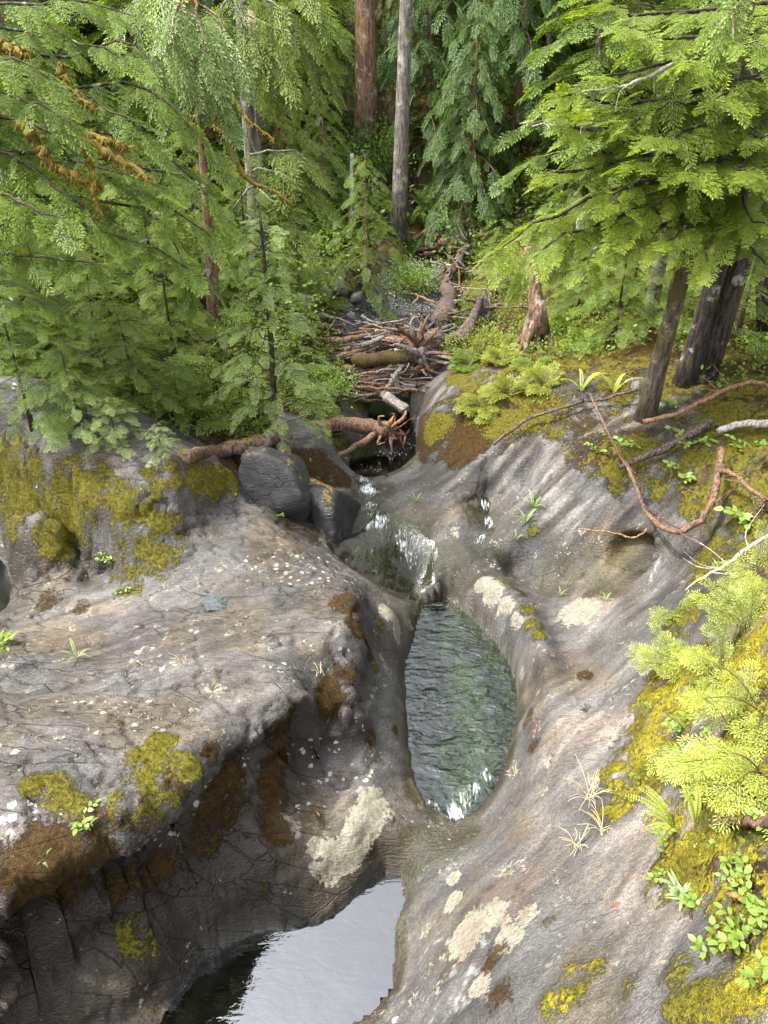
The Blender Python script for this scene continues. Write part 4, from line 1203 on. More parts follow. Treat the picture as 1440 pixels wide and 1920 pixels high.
# --- the slender sapling in front of the left bank
bS = ground(516, 835)
topS = at_y(487, 395, bS[1]-.1)
r = np.random.default_rng(151)
limbs = []
for k in range(50):
    f = .10+.88*(k+r.uniform(0, .6))/50
    p = bS+(topS-bS)*f
    az = k*2.39996+r.uniform(-.3, .3)
    L = .12+.80*(1-f)**.75*r.uniform(.7, 1.1)*min(1, .55+f*1.5)
    dv = np.array([math.cos(az), math.sin(az), 0])
    limbs.append(np.array([p, p+dv*L*.55+np.array([0, 0, .10*L]), p+dv*L+np.array([0, 0, -.16*L])]))
limb_tree('slender_sapling', 'slender conifer sapling with pale drooping tips standing alone before the left thicket', 'tree', bS, [trunk_tube(bS, topS, .052, .012, 151, 10, .2, .03)], limbs, M_BARK_DARK, M_LEAF_SAP, FAN_MID, .20, 22, 151, limb_r=.008, droop=.12, s0=.4, tilt=.2)

# --- shared crowns for the rest of the wood
def proto(seed, **kw):
    tb, lv = conifer_arrays(seed, **kw)
    v, f = join(tb)
    return mesh_np('trunk', v, f), lv
PR = {}
def make_proto(key, bark, leafmat, seed, **kw):
    tm, lv = proto(seed, **kw)
    cm = leaf_mesh('crown', [lv])
    tm.materials.append(bark); cm.materials.append(leafmat)
    PR[key] = (tm, cm)
make_proto('hem1', M_BARK_GREY, M_LEAF_MID, 201, H=9.0, crown0=.10, R=2.1, nb=58, fan=FAN_LO, fans_per=11, size=.95, r0=.16, sag=.40)
make_proto('hem2', M_BARK_RED, M_LEAF_OLIVE, 202, H=8.0, crown0=.08, R=1.9, nb=54, fan=FAN_DROOP, fans_per=8, size=.9, r0=.14, sag=.55, droop=.3)
make_proto('ced1', M_BARK_RED, M_LEAF_DARK, 203, H=5.0, crown0=.03, R=1.45, nb=64, fan=FAN_CEDAR, fans_per=9, size=.62, r0=.11, sag=.65, shape=.65, droop=.35)
make_proto('ced2', M_BARK_RED, M_LEAF_DARK, 204, H=8.0, crown0=.05, R=2.0, nb=70, fan=FAN_CEDAR, fans_per=10, size=.85, r0=.15, sag=.6, shape=.7, droop=.35)
make_proto('sap1', M_BARK_DARK, M_LEAF_MID, 205, H=2.3, crown0=.06, R=.95, nb=30, fan=FAN_MID, fans_per=8, size=.42, r0=.035, sag=.35, shape=.7)
make_proto('sap2', M_BARK_DARK, M_LEAF_OLIVE, 206, H=1.9, crown0=.08, R=1.05, nb=24, fan=FAN_MID, fans_per=8, size=.46, r0=.03, sag=.30, shape=.6, curve_trunk=.08)
make_proto('sap3', M_BARK_DARK, M_LEAF_PALE, 207, H=1.0, crown0=.10, R=.5, nb=18, fan=FAN_MID, fans_per=6, size=.30, r0=.016, sag=.25, shape=.6)
make_proto('spr1', M_BARK_RED, M_LEAF_MID, 208, H=2.4, crown0=.02, R=.85, nb=52, fan=FAN_MID, fans_per=6, size=.36, r0=.05, sag=.55, shape=.75, droop=.3)

def stand(key, name, label, x, y, sc, rz, group=None, cat='tree', zoff=0):
    tm, cm = PR[key]
    return plant_tree(name, label, cat, (x, y, float(ground_z(x, y))+zoff), tm, cm, None, None, rz, sc, group)

GB = 'conifers on the slope behind the creek'
k = 0
for (px, py, yy, key, sc, lab) in [
    (875,440,18.2,'ced1',.92,'dark bushy cedar right behind the slim grey trunk, over the far logs'),(800,330,20.5,'ced1',1.0,'dark cedar close behind the slim grey trunk'),
    (955,400,19.6,'ced2',.85,'tall dark cedar to the right of the bushy one, behind the creek'),(1080,420,17.5,'hem1',.72,'hemlock standing behind the tip of the sunlit branches, right of the cedars'),
    (1010,330,22.0,'hem1',.95,'tall hemlock on the far slope above the cedars')]:
    p = at_y(px, py, yy)
    stand(key, 'cedar_tree' if key.startswith('ced') else 'hemlock_tree', lab, p[0], p[1], sc, k*1.7); k += 1
for (x, y, key, sc) in [(-3.0,24,'ced2',.95),(2.2,25.5,'hem1',1.0),(5.5,21,'hem2',1.0),(8.2,18.5,'hem1',1.1),(7.2,24,'ced2',1.1),(10.5,22,'hem2',1.2),(-5.2,21.5,'hem2',1.05),(-7.2,18.5,'hem1',1.15),(-9.5,16,'hem2',1.1),(-8.2,23,'ced2',1.2),(-11,20,'hem1',1.2),(4.2,29,'ced2',1.3),(-1.0,30,'hem2',1.3),(9.5,14.5,'hem2',.95),(7.8,12.5,'hem1',.8),(-12,13,'hem1',1.1),(12,18,'ced2',1.2),(-4.5,28,'hem1',1.3),(6.4,15.6,'hem1',.75),(-2.2,17.6,'hem2',.55),(-4.2,16.4,'hem1',.62),(-6.2,14.8,'hem2',.7),(-1.6,20.6,'hem1',.6),(-9,12.2,'hem1',.8),(-3.4,19.2,'ced1',1.1),(3.6,22.8,'ced1',1.25),(0.9,23.6,'ced1',1.2)]:
    stand(key, 'forest_conifer', 'conifer in the dense wood that closes the view behind the creek', x, y, sc, k*1.3, GB); k += 1
p = ground(688, 548)
stand('spr1', 'small_spruce', 'dense small green conifer at the foot of the tall trunks, left of the gravel', p[0], p[1]-.1, 1.0, .4)
p = ground(612, 420)
stand('spr1', 'small_spruce', 'small bushy conifer left of the dead pole', p[0], p[1], 1.05, 2.2)

GL = 'hemlock saplings in the left thicket'
for (px, py, key, sc, lab) in [(60,800,'sap1',.8,'low young hemlock at the left edge just behind the big rock'),(250,770,'sap2',.8,'young hemlock behind the mossy ridge of the big left rock'),(330,690,'sap1',.9,'young hemlock standing behind the peak of the left rock'),
    (110,650,'sap2',1.2,'broad young hemlock near the left edge, second row of the thicket'),(300,600,'sap1',1.2,'tall young hemlock in the middle of the left thicket'),
    (190,560,'sap1',1.2,'tall young hemlock below the golden mossy limbs'),(20,700,'sap1',1.0,'young hemlock cut by the left edge, above the lowest one'),
    (560,540,'sap2',.8,'young hemlock left of the gravel bar and its stones'),(470,560,'sap1',1.0,'young hemlock below the long mossy dead limb'),(200,700,'sap2',.9,'young hemlock halfway between the left edge and the rock peak'),
    (380,540,'sap1',1.1,'young hemlock below the pale drooping hemlock'),(20,600,'sap2',1.2,'large young hemlock at the left edge under the mossy hemlock'),(340,800,'sap2',.5,'dwarf young hemlock at the foot of the thicket by the rock peak'),(150,780,'sap2',.6,'dwarf young hemlock above the small fresh seedling')]:
    p = ground(px, py)
    stand(key, 'hemlock_sapling', lab, p[0], p[1], sc*.9, k*1.9, GL); k += 1
for (px, py, sc, lab) in [(150,850,.75,'small fresh green seedling behind the left edge of the big rock'),(215,862,.6,'low pale seedling poking above the ridge of the big left rock'),(300,880,.4,'tiny seedling beside the yellow mossed peak of the left rock')]:
    p = ground(px, py)
    stand('sap3', 'conifer_seedling', lab, p[0], p[1]+.15, sc, k); k += 1
GR = 'young conifers on the right bank'
for (px, py, key, sc, lab) in [(1150,640,'sap1',.8,'young conifer between the pale snag and the leaning tree'),(1080,600,'sap2',.75,'young conifer at the foot of the pale snag'),(1240,630,'sap1',.9,'young conifer right behind the leaning tree'),(1180,570,'sap2',1.0,'young conifer under the sunlit boughs, left of the grey trunk'),
    (930,560,'sap1',.6,'small young conifer left of the broken stump'),(1380,640,'sap1',.9,'young conifer right of the dark double trunk'),(1430,560,'sap1',1.1,'young conifer at the right edge behind the double trunk'),(1050,540,'sap1',.9,'young conifer behind the broken stump and the snag')]:
    p = ground(px, py)
    stand(key, 'young_conifer', lab, p[0], p[1], sc, k*1.9, GR); k += 1

# ------------------------------------------------------------------ undergrowth nobody could count
def carpet(name, label, n, region, size, tmpl, mat, seed, lift=.08, tilt=.5):
    r = np.random.default_rng(seed)
    x = r.uniform(region[0], region[1], n*4); y = r.uniform(region[2], region[3], n*4)
    dens = fbm(np.stack([x*.9, y*.9, x*0], -1), 3, seed)*.5+.5
    s_ = bilin(soil, x, y)*(1-bilin(gravel, x, y))
    ok = (r.uniform(0, 1, n*4) < (dens*1.3-.1)) & (s_ > .75)
    x, y = x[ok][:n], y[ok][:n]
    z = ground_z(x, y)
    S = size*r.uniform(.5, 1.3, len(x))
    O = np.stack([x, y, z+lift*S/size*1.5], -1)
    a = r.uniform(0, 6.28, len(x))
    X = np.stack([np.cos(a), np.sin(a), r.uniform(-.1, .3, len(x))], -1)
    N = np.stack([r.normal(0, tilt, len(x)), r.normal(0, tilt, len(x)), np.ones(len(x))], -1)
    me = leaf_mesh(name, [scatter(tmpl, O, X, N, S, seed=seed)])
    return tag(obj(name, me, mat), label, kind='stuff')
carpet('undergrowth', 'leafy ground cover on the left bank', 2000, (-7.5, -.5, 8.0, 14), .26, BLOBS, M_LEAF_OLIVE, 301)
carpet('undergrowth', 'dark leafy shrubs covering the far slope', 3300, (-13, 12, 16.0, 32), .62, BLOBS, M_LEAF_SHRUB, 302, lift=.2)
carpet('undergrowth', 'green shrubs under the trunks on the upper left slope', 1300, (-12, -.8, 11.5, 19), .46, BLOBS, M_LEAF_MID, 306, lift=.25)
carpet('undergrowth', 'bright leafy ground cover on the right bank', 1100, (1.2, 8, 8.6, 17), .30, BLOBS, M_LEAF_MID, 303)
carpet('undergrowth', 'low conifer growth on the left bank', 420, (-7.5, -.6, 8.1, 15), .5, FAN_MID, M_LEAF_OLIVE, 304, lift=.22, tilt=.3)
carpet('undergrowth', 'fresh low sprigs along the foot of the left thicket', 420, (-5.5, -.5, 8.0, 10.2), .24, FAN_MID, M_LEAF_BRIGHT, 305, lift=.12, tilt=.5)
carpet('undergrowth', 'tiny leafy growth on the sunlit slope at the lower right', 900, (1.0, 3.4, 1.0, 5.4), .10, BLOBS, M_LEAF_BUSH, 307, lift=.02)
# ------------------------------------------------------------------ boulders, stones, logs and sticks
def ico(sub):
    import bmesh
    bm = bmesh.new()
    bmesh.ops.create_icosphere(bm, subdivisions=sub, radius=1)
    v = np.array([x.co[:] for x in bm.verts]); f = np.array([[q.index for q in p.verts] for p in bm.faces])
    bm.free()
    return v, f
ICO1, ICO2, ICO5 = ico(1), ico(2), ico(5)

def rock_shape(seed, planes=16, ic=ICO5, sharp=34, rough=.10):
    r = np.random.default_rng(seed)
    v, f = ic
    n = unit(r.normal(0, 1, (planes, 3))); dd = r.uniform(.50, .86, planes)
    c = np.clip(v @ n.T, .02, None)/dd
    rad = 1/(np.sum(c**sharp, axis=1)**(1/sharp))
    rad = np.clip(rad, .4, 1.2)
    p = v*rad[:, None]
    p = p*(1+rough*fbm(p*2.2+seed, 4, seed)[:, None]+.4*rough*fbm(p*8+seed, 3, seed+1)[:, None])
    return p, f

def boulder(label, c, rad, rot, mat, seed, name='boulder', group=None, **kw):
    p, f = rock_shape(seed, **kw)
    p = p*np.array(rad)
    R = np.array(Matrix.Rotation(rot[2], 3, 'Z') @ Matrix.Rotation(rot[1], 3, 'Y') @ Matrix.Rotation(rot[0], 3, 'X'))
    p = p @ R.T
    o = obj(name, mesh_np(name, p, [f]), mat, loc=tuple(c))
    return tag(o, label, 'boulder' if name == 'boulder' else 'stone', group)
M_BOULD = rock_material('boulder_stone', False, (.034, .0325, .031), wetness=.3, mossy=.42)
M_BOULD_DARK = rock_material('dark_wet_stone', False, (.017, .017, .017), wetness=.6, mossy=.60)
M_STONE = rock_material('creek_stone', False, (.13, .13, .125))
boulder('angular grey boulder with a pale lichened top, upstream of the big left rock', at_y(517, 935, 8.1), (.45, .44, .68), (.25, -.3, .4), M_BOULD, 5, planes=10, sharp=16)
boulder('dark wet boulder with rusty moss on top, beside the white cascade', at_y(618, 958, 8.25), (.60, .54, .54), (.1, .35, -.3), M_BOULD_DARK, 12, planes=10, sharp=14)
boulder('mossy boulder at the mouth of the dark pool, under the log jam', at_y(652, 770, 11.4), (.34, .4, .4), (.1, .2, .5), M_BOULD_DARK, 14, planes=12, sharp=9)
for k, (px, py, s) in enumerate([(575,575,.26),(612,560,.20),(640,545,.24),(600,600,.18),(655,600,.14),(668,575,.16),(560,610,.2),(690,545,.14),(800,600,.16),(760,540,.12)]):
    p = ground(px, py)
    boulder('grey stone lying at the left edge of the gravel bar' if k < 8 else 'grey stone lying at the right edge of the gravel bar', p+np.array([0, 0, s*.2]), (s, s*.85, s*.7), (k*.7, k*1.1, k), M_STONE, 40+k, name='stone', group='stones round the gravel bar', ic=ICO2, planes=9)
# gravel
r = np.random.default_rng(77)
gx = r.uniform(-.9, 1.6, 6000); gy = r.uniform(12.2, 18.4, 6000)
ok = bilin(gravel, gx, gy) > .35
gx, gy = gx[ok], gy[ok]
gs = r.uniform(.010, .034, len(gx))
va, fa = ICO1
GV = va[None]*(gs[:, None, None]*np.stack([r.uniform(.8, 1.3, len(gx)), r.uniform(.8, 1.3, len(gx)), r.uniform(.5, .8, len(gx))], -1)[:, None, :])
GV = GV + np.stack([gx, gy, ground_z(gx, gy)+gs*.2], -1)[:, None, :]
GF = fa[None]+(np.arange(len(gx))*len(va))[:, None, None]
gm = mesh_np('gravel', GV.reshape(-1, 3), [GF.reshape(-1, 3)])
add_attr(gm, 'tint', np.repeat(r.uniform(0, 1, len(gx)), len(va)))
T = NT('gravel_stone'); T_c = T.mix(T.attr('tint'), (.035, .038, .038), (.14, .14, .13))
M_GRAV = T.finish(T.principled(Base_Color=T_c, Roughness=.7).outputs[0])
tag(obj('gravel', gm, M_GRAV), 'grey gravel bar in the creek bed', kind='stuff')

def near(px, py, k=.98):
    g = ground(px, py)
    c = np.array([0, 0, HC])
    return c+(g-c)*k

def stick(name, label, cat, path, r0, r1, mat, seed, group=None, n=14, wob=.12, sides=8, twigs=0, twl=.25, smooth=True, parts=()):
    path = curve(path, n) if smooth else np.asarray(path)
    base = path[0].copy()
    r = np.random.default_rng(seed)
    L = np.linalg.norm(path[-1]-path[0])
    path[1:-1] += r.normal(0, .012*min(1, L), path[1:-1].shape)
    main = tube(path, np.linspace(r0, r1, len(path)), sides, wob, seed)
    if not twigs and not parts:
        v, f = join([main])
        return tag(obj(name, mesh_np(name, v-base, f), mat, loc=tuple(base)), label, cat, group)
    t = thing(name, label, cat, tuple(base), 0, group)
    v, f = join([main])
    obj('stem', mesh_np('stem', v-base, f), mat, t)
    for k in range(twigs):
        i = r.integers(3, len(path)-1)
        d = unit(r.normal(0, 1, 3)*np.array([1, 1, .5])+.6*unit(path[i]-path[i-1]))
        Lt = twl*r.uniform(.5, 1.2)
        tb = tube(curve([path[i], path[i]+d*Lt*.5+r.normal(0, .03, 3), path[i]+d*Lt+r.normal(0, .05, 3)], 7), np.linspace(min(.007, r1*.4+.002), .0018, 7), 5, 0, k, cap=False)
        v, f = join([tb])
        obj('twig', mesh_np('twig', v-base, f), mat, t)
    for nm, tb, mt in parts:
        v, f = join(tb)
        obj(nm, mesh_np(nm, v-base, f), mt, t)
    return t

# toppled trunk with its root plate over the dark pool
lp = [at_z(545, 812, 1.55), at_z(620, 797, low(1.62)), at_z(690, 800, low(1.5)), at_z(728, 808, low(1.44))]
e = lp[-1]
roots = []
for k, (ends, r0) in enumerate([([(742,800),(762,785),(757,772)], .05), ([(735,815),(738,832),(733,848)], .085), ([(720,795),(712,780),(722,772)], .055), ([(745,812),(760,822),(752,838)], .04), ([(728,795),(738,785),(735,775)], .05), ([(748,805),(765,812),(768,800)], .03), ([(715,812),(712,825),(722,832)], .03), ([(752,800),(770,792),(775,782)], .02), ([(740,820),(756,845),(762,850)], .025)]):
    path = [e]+[at_y(a, b, e[1]-.05-.05*i+.03*(k % 3)) for i, (a, b) in enumerate(ends)]
    path = np.array(path); path[1:] += np.random.default_rng(60+k).normal(0, .03, path[1:].shape)
    roots.append(('root', [tube(curve(path, 11), np.linspace(r0*1.15, r0*.15, 11)*np.random.default_rng(k).uniform(.7, 1.25, 11), 7, .6, 60+k)], M_WOOD_BROWN if k % 2 else M_WOOD_ORANGE))
rr_ = np.random.default_rng(66)
for k in range(16):
    d = unit(np.array([rr_.normal(.5, .5), rr_.normal(-.2, .5), rr_.normal(0, .8)])); L = rr_.uniform(.08, .26)
    p1 = e+d*L*.55+rr_.normal(0, .03, 3); p2 = e+d*L+rr_.normal(0, .05, 3)
    roots.append(('root', [tube(np.array([e-d*.03+rr_.normal(0, .04, 3), p1, p2]), [rr_.uniform(.02, .05), rr_.uniform(.012, .03), .004], 6, .5, 160+k)], [M_WOOD_BROWN, M_WOOD_ORANGE, M_WOOD_DARK][k % 3]))
stick('toppled_log', 'orange-brown toppled log with torn roots lying over the dark pool', 'log', lp, .10, .12, M_WOOD_BROWN, 61, parts=roots, wob=.08, sides=12)
stick('bare_pole', 'reddish bare pole leaning over the dark pool below the rooted log', 'stick', [at_z(588, 868, low(1.4)), at_z(640, 850, low(1.4)), at_z(680, 832, low(1.44)), at_z(702, 815, low(1.52))], .035, .05, M_WOOD_BROWN, 62)
stick('fallen_log', 'brown fallen log with broken end behind the peak of the left rock', 'log', [near(345, 858, .985), near(400, 850, .98), near(460, 838, .975), near(520, 820, .97)], .085, .10, M_BARK_RED, 63, sides=12, wob=.1)
stick('thin_branch', 'thin dark branch lying behind the slender sapling, pointing at the toppled log', 'stick', [near(520, 828, .97), near(600, 815, .97), near(690, 792, .96)], .012, .006, M_WOOD_DARK, 64, twigs=9, twl=.3)

# log jam
def J(px, py, y=12.3):
    return at_y(px, py, y-.40)
stick('mossy_log', 'thick old mossy log lying across the middle of the log jam', 'log', [J(660, 676, 12.0), J(735, 670, 11.95), J(805, 664, 12.2)], .11, .13, M_LOG_MOSS, 71, sides=14, wob=.45, n=20)
stick('split_log', 'split tan log lying on top of the thick mossy log', 'log', [J(700, 648, 12.5), J(735, 643, 12.55), J(770, 640, 12.7)], .10, .08, M_WOOD_ORANGE, 72, sides=10, wob=.2)
rts = []
r = np.random.default_rng(73)
e = J(785, 660, 12.1)
for k in range(26):
    a = r.uniform(0, 6.28); L = r.uniform(.25, .6)
    d = np.array([math.cos(a), -.25+r.uniform(-.4, .4), math.sin(a)])
    p1 = e+d*L*.5+r.normal(0, .07, 3); p2 = e+d*L+r.normal(0, .13, 3)
    rts.append(('root', [tube(curve([e+r.normal(0, .06, 3), p1, p2, p2+r.normal(0, .1, 3)], 8), np.linspace(r.uniform(.03, .06), .008, 8), 6, .3, 80+k)], [M_WOOD_GREY, M_WOOD_BROWN, M_WOOD_DARK][k % 3]))
stick('root_wad', 'tangled grey root wad at the right end of the mossy log', 'root wad', [e+np.array([.3, .4, .05]), e], .20, .17, M_WOOD_DARK, 73, parts=rts, wob=.3)
# dark fallen tree lying up the creek, roots toward us
g = [ground(818, 640), ground(838, 580), ground(850, 530), ground(876, 465)]
g = [ground(812, 640), ground(842, 590), ground(836, 555), ground(862, 515), ground(880, 470)]
lp = [p+np.array([0, 0, .14+.07*i]) for i, p in enumerate(g)]
rts = []
for k in range(30):
    e = curve(lp, 20)[min(17, (k-10) if k > 10 else 0)]
    d = unit(r.normal(0, 1, 3)+np.array([0, -.6, .5])); L = r.uniform(.25, .7)
    rts.append(('root', [tube(curve([e, e+d*L*.5+r.normal(0, .06, 3), e+d*L+r.normal(0, .12, 3)], 8), np.linspace(r.uniform(.03, .06), .007, 8), 6, .25, 120+k)], M_WOOD_DARK if k % 2 else M_WOOD_GREY))
stick('dead_tree', 'dark gnarled dead tree lying up the creek bed beside the gravel', 'log', lp, .20, .035, M_WOOD_DARK, 74, parts=rts, wob=.5, sides=12, n=24)
g = [ground(862, 660)+np.array([0, 0, .15]), ground(885, 632)+np.array([0, 0, .3]), ground(898, 610)+np.array([0, 0, .5])]
rts = []
for k, ends in enumerate([[(905,585),(915,565),(905,558)], [(900,580),(890,566),(880,562)], [(918,592),(935,600),(938,612)], [(915,580),(935,570),(945,575)], [(908,590),(900,570),(908,550)]]):
    path = [g[-1]]+[at_y(a, b, g[-1][1]-.05*i) for i, (a, b) in enumerate(ends)]
    rts.append(('root', [tube(curve(path, 8), np.linspace(.06, .012, 8), 6, .3, 140+k)], M_WOOD_DARK if k % 2 else M_WOOD_GREY))
stick('uprooted_stump', 'dark uprooted stump with forked roots pointing up, right of the log jam', 'stump', g, .15, .07, M_WOOD_DARK, 75, parts=rts, wob=.3, sides=12)

def plank(label, p0, p1, w, th, mat, seed, name='plank', group=None):
    p0, p1 = np.array(p0), np.array(p1)
    d = unit(p1-p0); s_ = unit(np.cross(d, [0, -.6, 1])); u = np.cross(s_, d)
    r = np.random.default_rng(seed)
    V = []
    n = 7
    for i in range(n):
        c = p0+(p1-p0)*i/(n-1)
        ww, tt = w*(1+r.uniform(-.12, .12)), th*(1+r.uniform(-.15, .15))
        for a, b in ((-.92, -1), (.92, -1), (1, -.7), (1, .7), (.92, 1), (-.92, 1), (-1, .7), (-1, -.7)):
            V.append(c+s_*a*ww/2+u*b*tt/2)
    V = np.array(V)
    i = np.arange(n*8).reshape(n, 8)
    q = np.stack([i[:-1], np.roll(i, -1, 1)[:-1], np.roll(i, -1, 1)[1:], i[1:]], -1).reshape(-1, 4)
    caps = np.array([[i[0][7], i[0][2], i[0][1], i[0][0]], [i[0][6], i[0][3], i[0][2], i[0][7]], [i[0][6], i[0][5], i[0][4], i[0][3]], [i[-1][0], i[-1][1], i[-1][2], i[-1][7]], [i[-1][7], i[-1][2], i[-1][3], i[-1][6]], [i[-1][3], i[-1][4], i[-1][5], i[-1][6]]])
    o = obj(name, mesh_np(name, V-p0, [q, caps], smooth=False), mat, loc=tuple(p0))
    return tag(o, label, 'plank', group)
plank('grey squared timber slanting down into the dark pool', J(722, 742, 11.2), J(762, 770, 10.9), .13, .12, M_WOOD_GREY, 81)
plank('orange split slab under the mossy log, upper one', J(688, 712, 11.7), J(728, 690, 12.0), .24, .07, M_WOOD_ORANGE, 82)
plank('orange split slab under the mossy log, lower one', J(655, 712, 11.7), J(705, 722, 11.6), .16, .07, M_WOOD_ORANGE, 83)
plank('short grey slab standing in the middle of the log jam', J(738, 700, 11.6), J(745, 735, 11.5), .10, .05, M_WOOD_GREY, 84)
stick('straight_pole', 'long straight tan pole lying level across the front of the log jam', 'stick', [J(640, 722, 11.4), J(715, 728, 11.35), J(790, 731, 11.4)], .028, .02, M_WOOD_ORANGE, 85)
stick('crossed_stick', 'crooked grey stick slanting up to the right under the mossy log', 'stick', [J(715, 745, 11.3), J(735, 712, 11.5), J(752, 690, 11.7)], .04, .03, M_WOOD_GREY, 86)
stick('creek_pole', 'pale pole lying over the gravel, pointing at the dark dead tree', 'stick', [ground(757, 565)+np.array([0, 0, .1]), ground(805, 582)+np.array([0, 0, .2]), ground(865, 605)+np.array([0, 0, .15])], .03, .02, M_WOOD_ORANGE, 87)
for k in range(190):
    px, py = r.uniform(600, 810), r.uniform(600, 748)
    if py > 700 and px < 640: px += 50
    yy = 12.9-(py-605)/145*1.5+r.uniform(-.25, .25)
    p = J(px, py, yy)
    a = r.uniform(-.6, .6) if k % 3 else r.uniform(0, 3.1)
    L = r.uniform(.25, .95)
    d = np.array([math.cos(a), r.uniform(-.3, .3), math.sin(a)*.5])
    rr = r.uniform(.008, .030)
    stick('jam_stick', 'thin bare stick in the tangle of the log jam', 'stick', [p-d*L/2, p+r.normal(0, .03, 3), p+d*L/2], rr, rr*.5, [M_WOOD_BROWN, M_WOOD_ORANGE, M_WOOD_GREY, M_WOOD_DARK, M_WOOD_GREY][k % 5], 400+k, 'sticks of the log jam', n=6, sides=5, wob=0)
for k in range(18):
    px, py = r.uniform(775, 885), r.uniform(442, 500)
    p = ground(px, py)+np.array([0, 0, r.uniform(.08, .35)])
    a = r.normal(0, .8); L = r.uniform(.5, 1.6)
    d = np.array([math.cos(a), math.sin(a), r.uniform(-.35, .35)])
    rr = r.uniform(.02, .07)
    stick('drift_log', 'red-brown drift log in the far pile behind the gravel', 'log', [p-d*L/2, p, p+d*L/2], rr, rr*.7, [M_WOOD_BROWN, M_WOOD_BROWN, M_WOOD_ORANGE][k % 3], 500+k, 'drift logs piled at the far bend', n=6, sides=7, wob=.1)
for k in range(46):
    px, py = (r.uniform(775, 960), r.uniform(480, 650))
    p = ground(px, py)+np.array([0, 0, r.uniform(.05, .3)])
    a = r.uniform(0, 3.1); L = r.uniform(.4, 1.3)
    d = np.array([math.cos(a), math.sin(a), r.uniform(-.15, .25)])
    rr = r.uniform(.008, .03)
    stick('bank_stick', 'dead stick strewn between the gravel and the broken stump', 'stick', [p-d*L/2, p+r.normal(0, .03, 3), p+d*L/2], rr, rr*.5, [M_WOOD_BROWN, M_WOOD_DARK, M_WOOD_GREY][k % 3], 560+k, 'dead sticks right of the gravel', n=6, sides=5, wob=0)

for k, (x0, y0, x1, y1, yy, rr, m) in enumerate([(610,640,700,628,12.4,.06,0),(640,690,735,702,12.0,.07,1),(690,740,770,722,11.6,.05,2),(745,640,830,655,12.5,.07,0),(615,672,690,650,12.2,.05,1),(700,612,780,625,12.9,.06,0),(640,655,720,632,12.3,.045,2),(760,700,812,672,12.0,.05,0),(655,735,720,715,11.7,.045,1)]):
    stick('jam_log', ['red-brown log lying in the left of the log jam, high up','tan log at the lower left of the log jam','grey log at the foot of the log jam over the dark gap','brown log at the right end of the log jam','short tan log at the left edge of the log jam','brown log along the back of the log jam','thin grey log crossing the left of the log jam','brown log slanting up at the right of the log jam','tan log slanting over the dark gap, left'][k], 'log', [J(x0, y0, yy), J((x0+x1)/2, (y0+y1)/2+3, yy-.05), J(x1, y1, yy+.1)], rr, rr*.75, [M_WOOD_BROWN, M_WOOD_ORANGE, M_WOOD_GREY][m], 610+k, n=10, sides=9, wob=.12)
# right bank
stick('broken_branch', 'long broken reddish branch bent in a hook over the grey rock wall', 'branch', [near(1106, 742, .965), near(1150, 830, .955), near(1185, 905, .95), near(1215, 972, .955), near(1262, 1000, .95), near(1312, 982, .955), near(1340, 925, .955), near(1352, 845, .95)], .013, .042, M_WOOD_BROWN, 91, n=26, twigs=16, twl=.4, wob=.18)
stick('snapped_root', 'forked pale brown stick beside the hooked branch, reaching the right edge', 'stick', [near(1350, 880, .95), near(1385, 900, .95), near(1430, 935, .95), near(1480, 960, .95)], .03, .012, M_WOOD_BROWN, 92, twigs=10, twl=.35)
stick('thin_stick', 'thin straw-coloured stick under the hook of the broken branch', 'stick', [near(1083, 997, .955), near(1140, 1006, .95), near(1190, 1010, .95), near(1212, 998, .95)], .008, .012, M_WOOD_ORANGE, 93)
stick('bleached_branch', 'forked bleached branch lying from the leaning tree to the right edge', 'branch', [near(1205, 792, .98), near(1270, 778, .975), near(1340, 745, .965), near(1400, 718, .96), near(1470, 735, .96)], .03, .024, M_WOOD_ORANGE, 94, twigs=7, twl=.4)
stick('white_log', 'short bleached white log at the right edge above the hooked branch', 'log', [near(1345, 812, .98), near(1395, 797, .97), near(1470, 795, .965)], .035, .05, M_WOOD_PALE, 95)
stick('lichen_branch', 'lichen-spotted grey branch reaching down from the right edge to the green seedlings', 'branch', [near(1285, 1108, .96), near(1340, 1075, .95), near(1395, 1035, .945), near(1470, 990, .94)], .010, .022, M_WOOD_PALE, 96, twigs=10, twl=.35)
stick('root_stick', 'thin dark root lying on the mossy crest left of the leaning tree', 'stick', [near(925, 835, .985), near(985, 790, .98), near(1060, 762, .98), near(1130, 748, .98), near(1195, 733, .97)], .022, .018, M_WOOD_DARK, 97, twigs=5, twl=.25)
stick('dark_root', 'dark decaying root under the foot of the leaning tree', 'root', [near(1160, 880, .985), near(1230, 850, .98), near(1290, 820, .98), near(1330, 790, .985)], .03, .045, M_WOOD_DARK, 98, wob=.3)
stick('rotten_stick', 'short brown rotten stick lying beside the fern at the right edge', 'stick', [near(1335, 1548, .97), near(1390, 1545, .965), near(1470, 1548, .96)], .022, .03, M_WOOD_BROWN, 99)
stick('bleached_twig', 'dead white branch reaching left out of the top of the sunlit hemlock', 'branch', pl([(1285,112,8.2),(1220,140,7.8),(1150,165,7.5),(1092,172,7.3)]), .022, .006, M_WOOD_PALE, 100, twigs=5, twl=.3)
stick('bleached_twig', 'bare white twig poking left from the middle of the sunlit hemlock', 'branch', pl([(1150,232,8.0),(1060,236,7.5),(975,232,7.2)]), .014, .005, M_WOOD_PALE, 101, twigs=4, twl=.25)
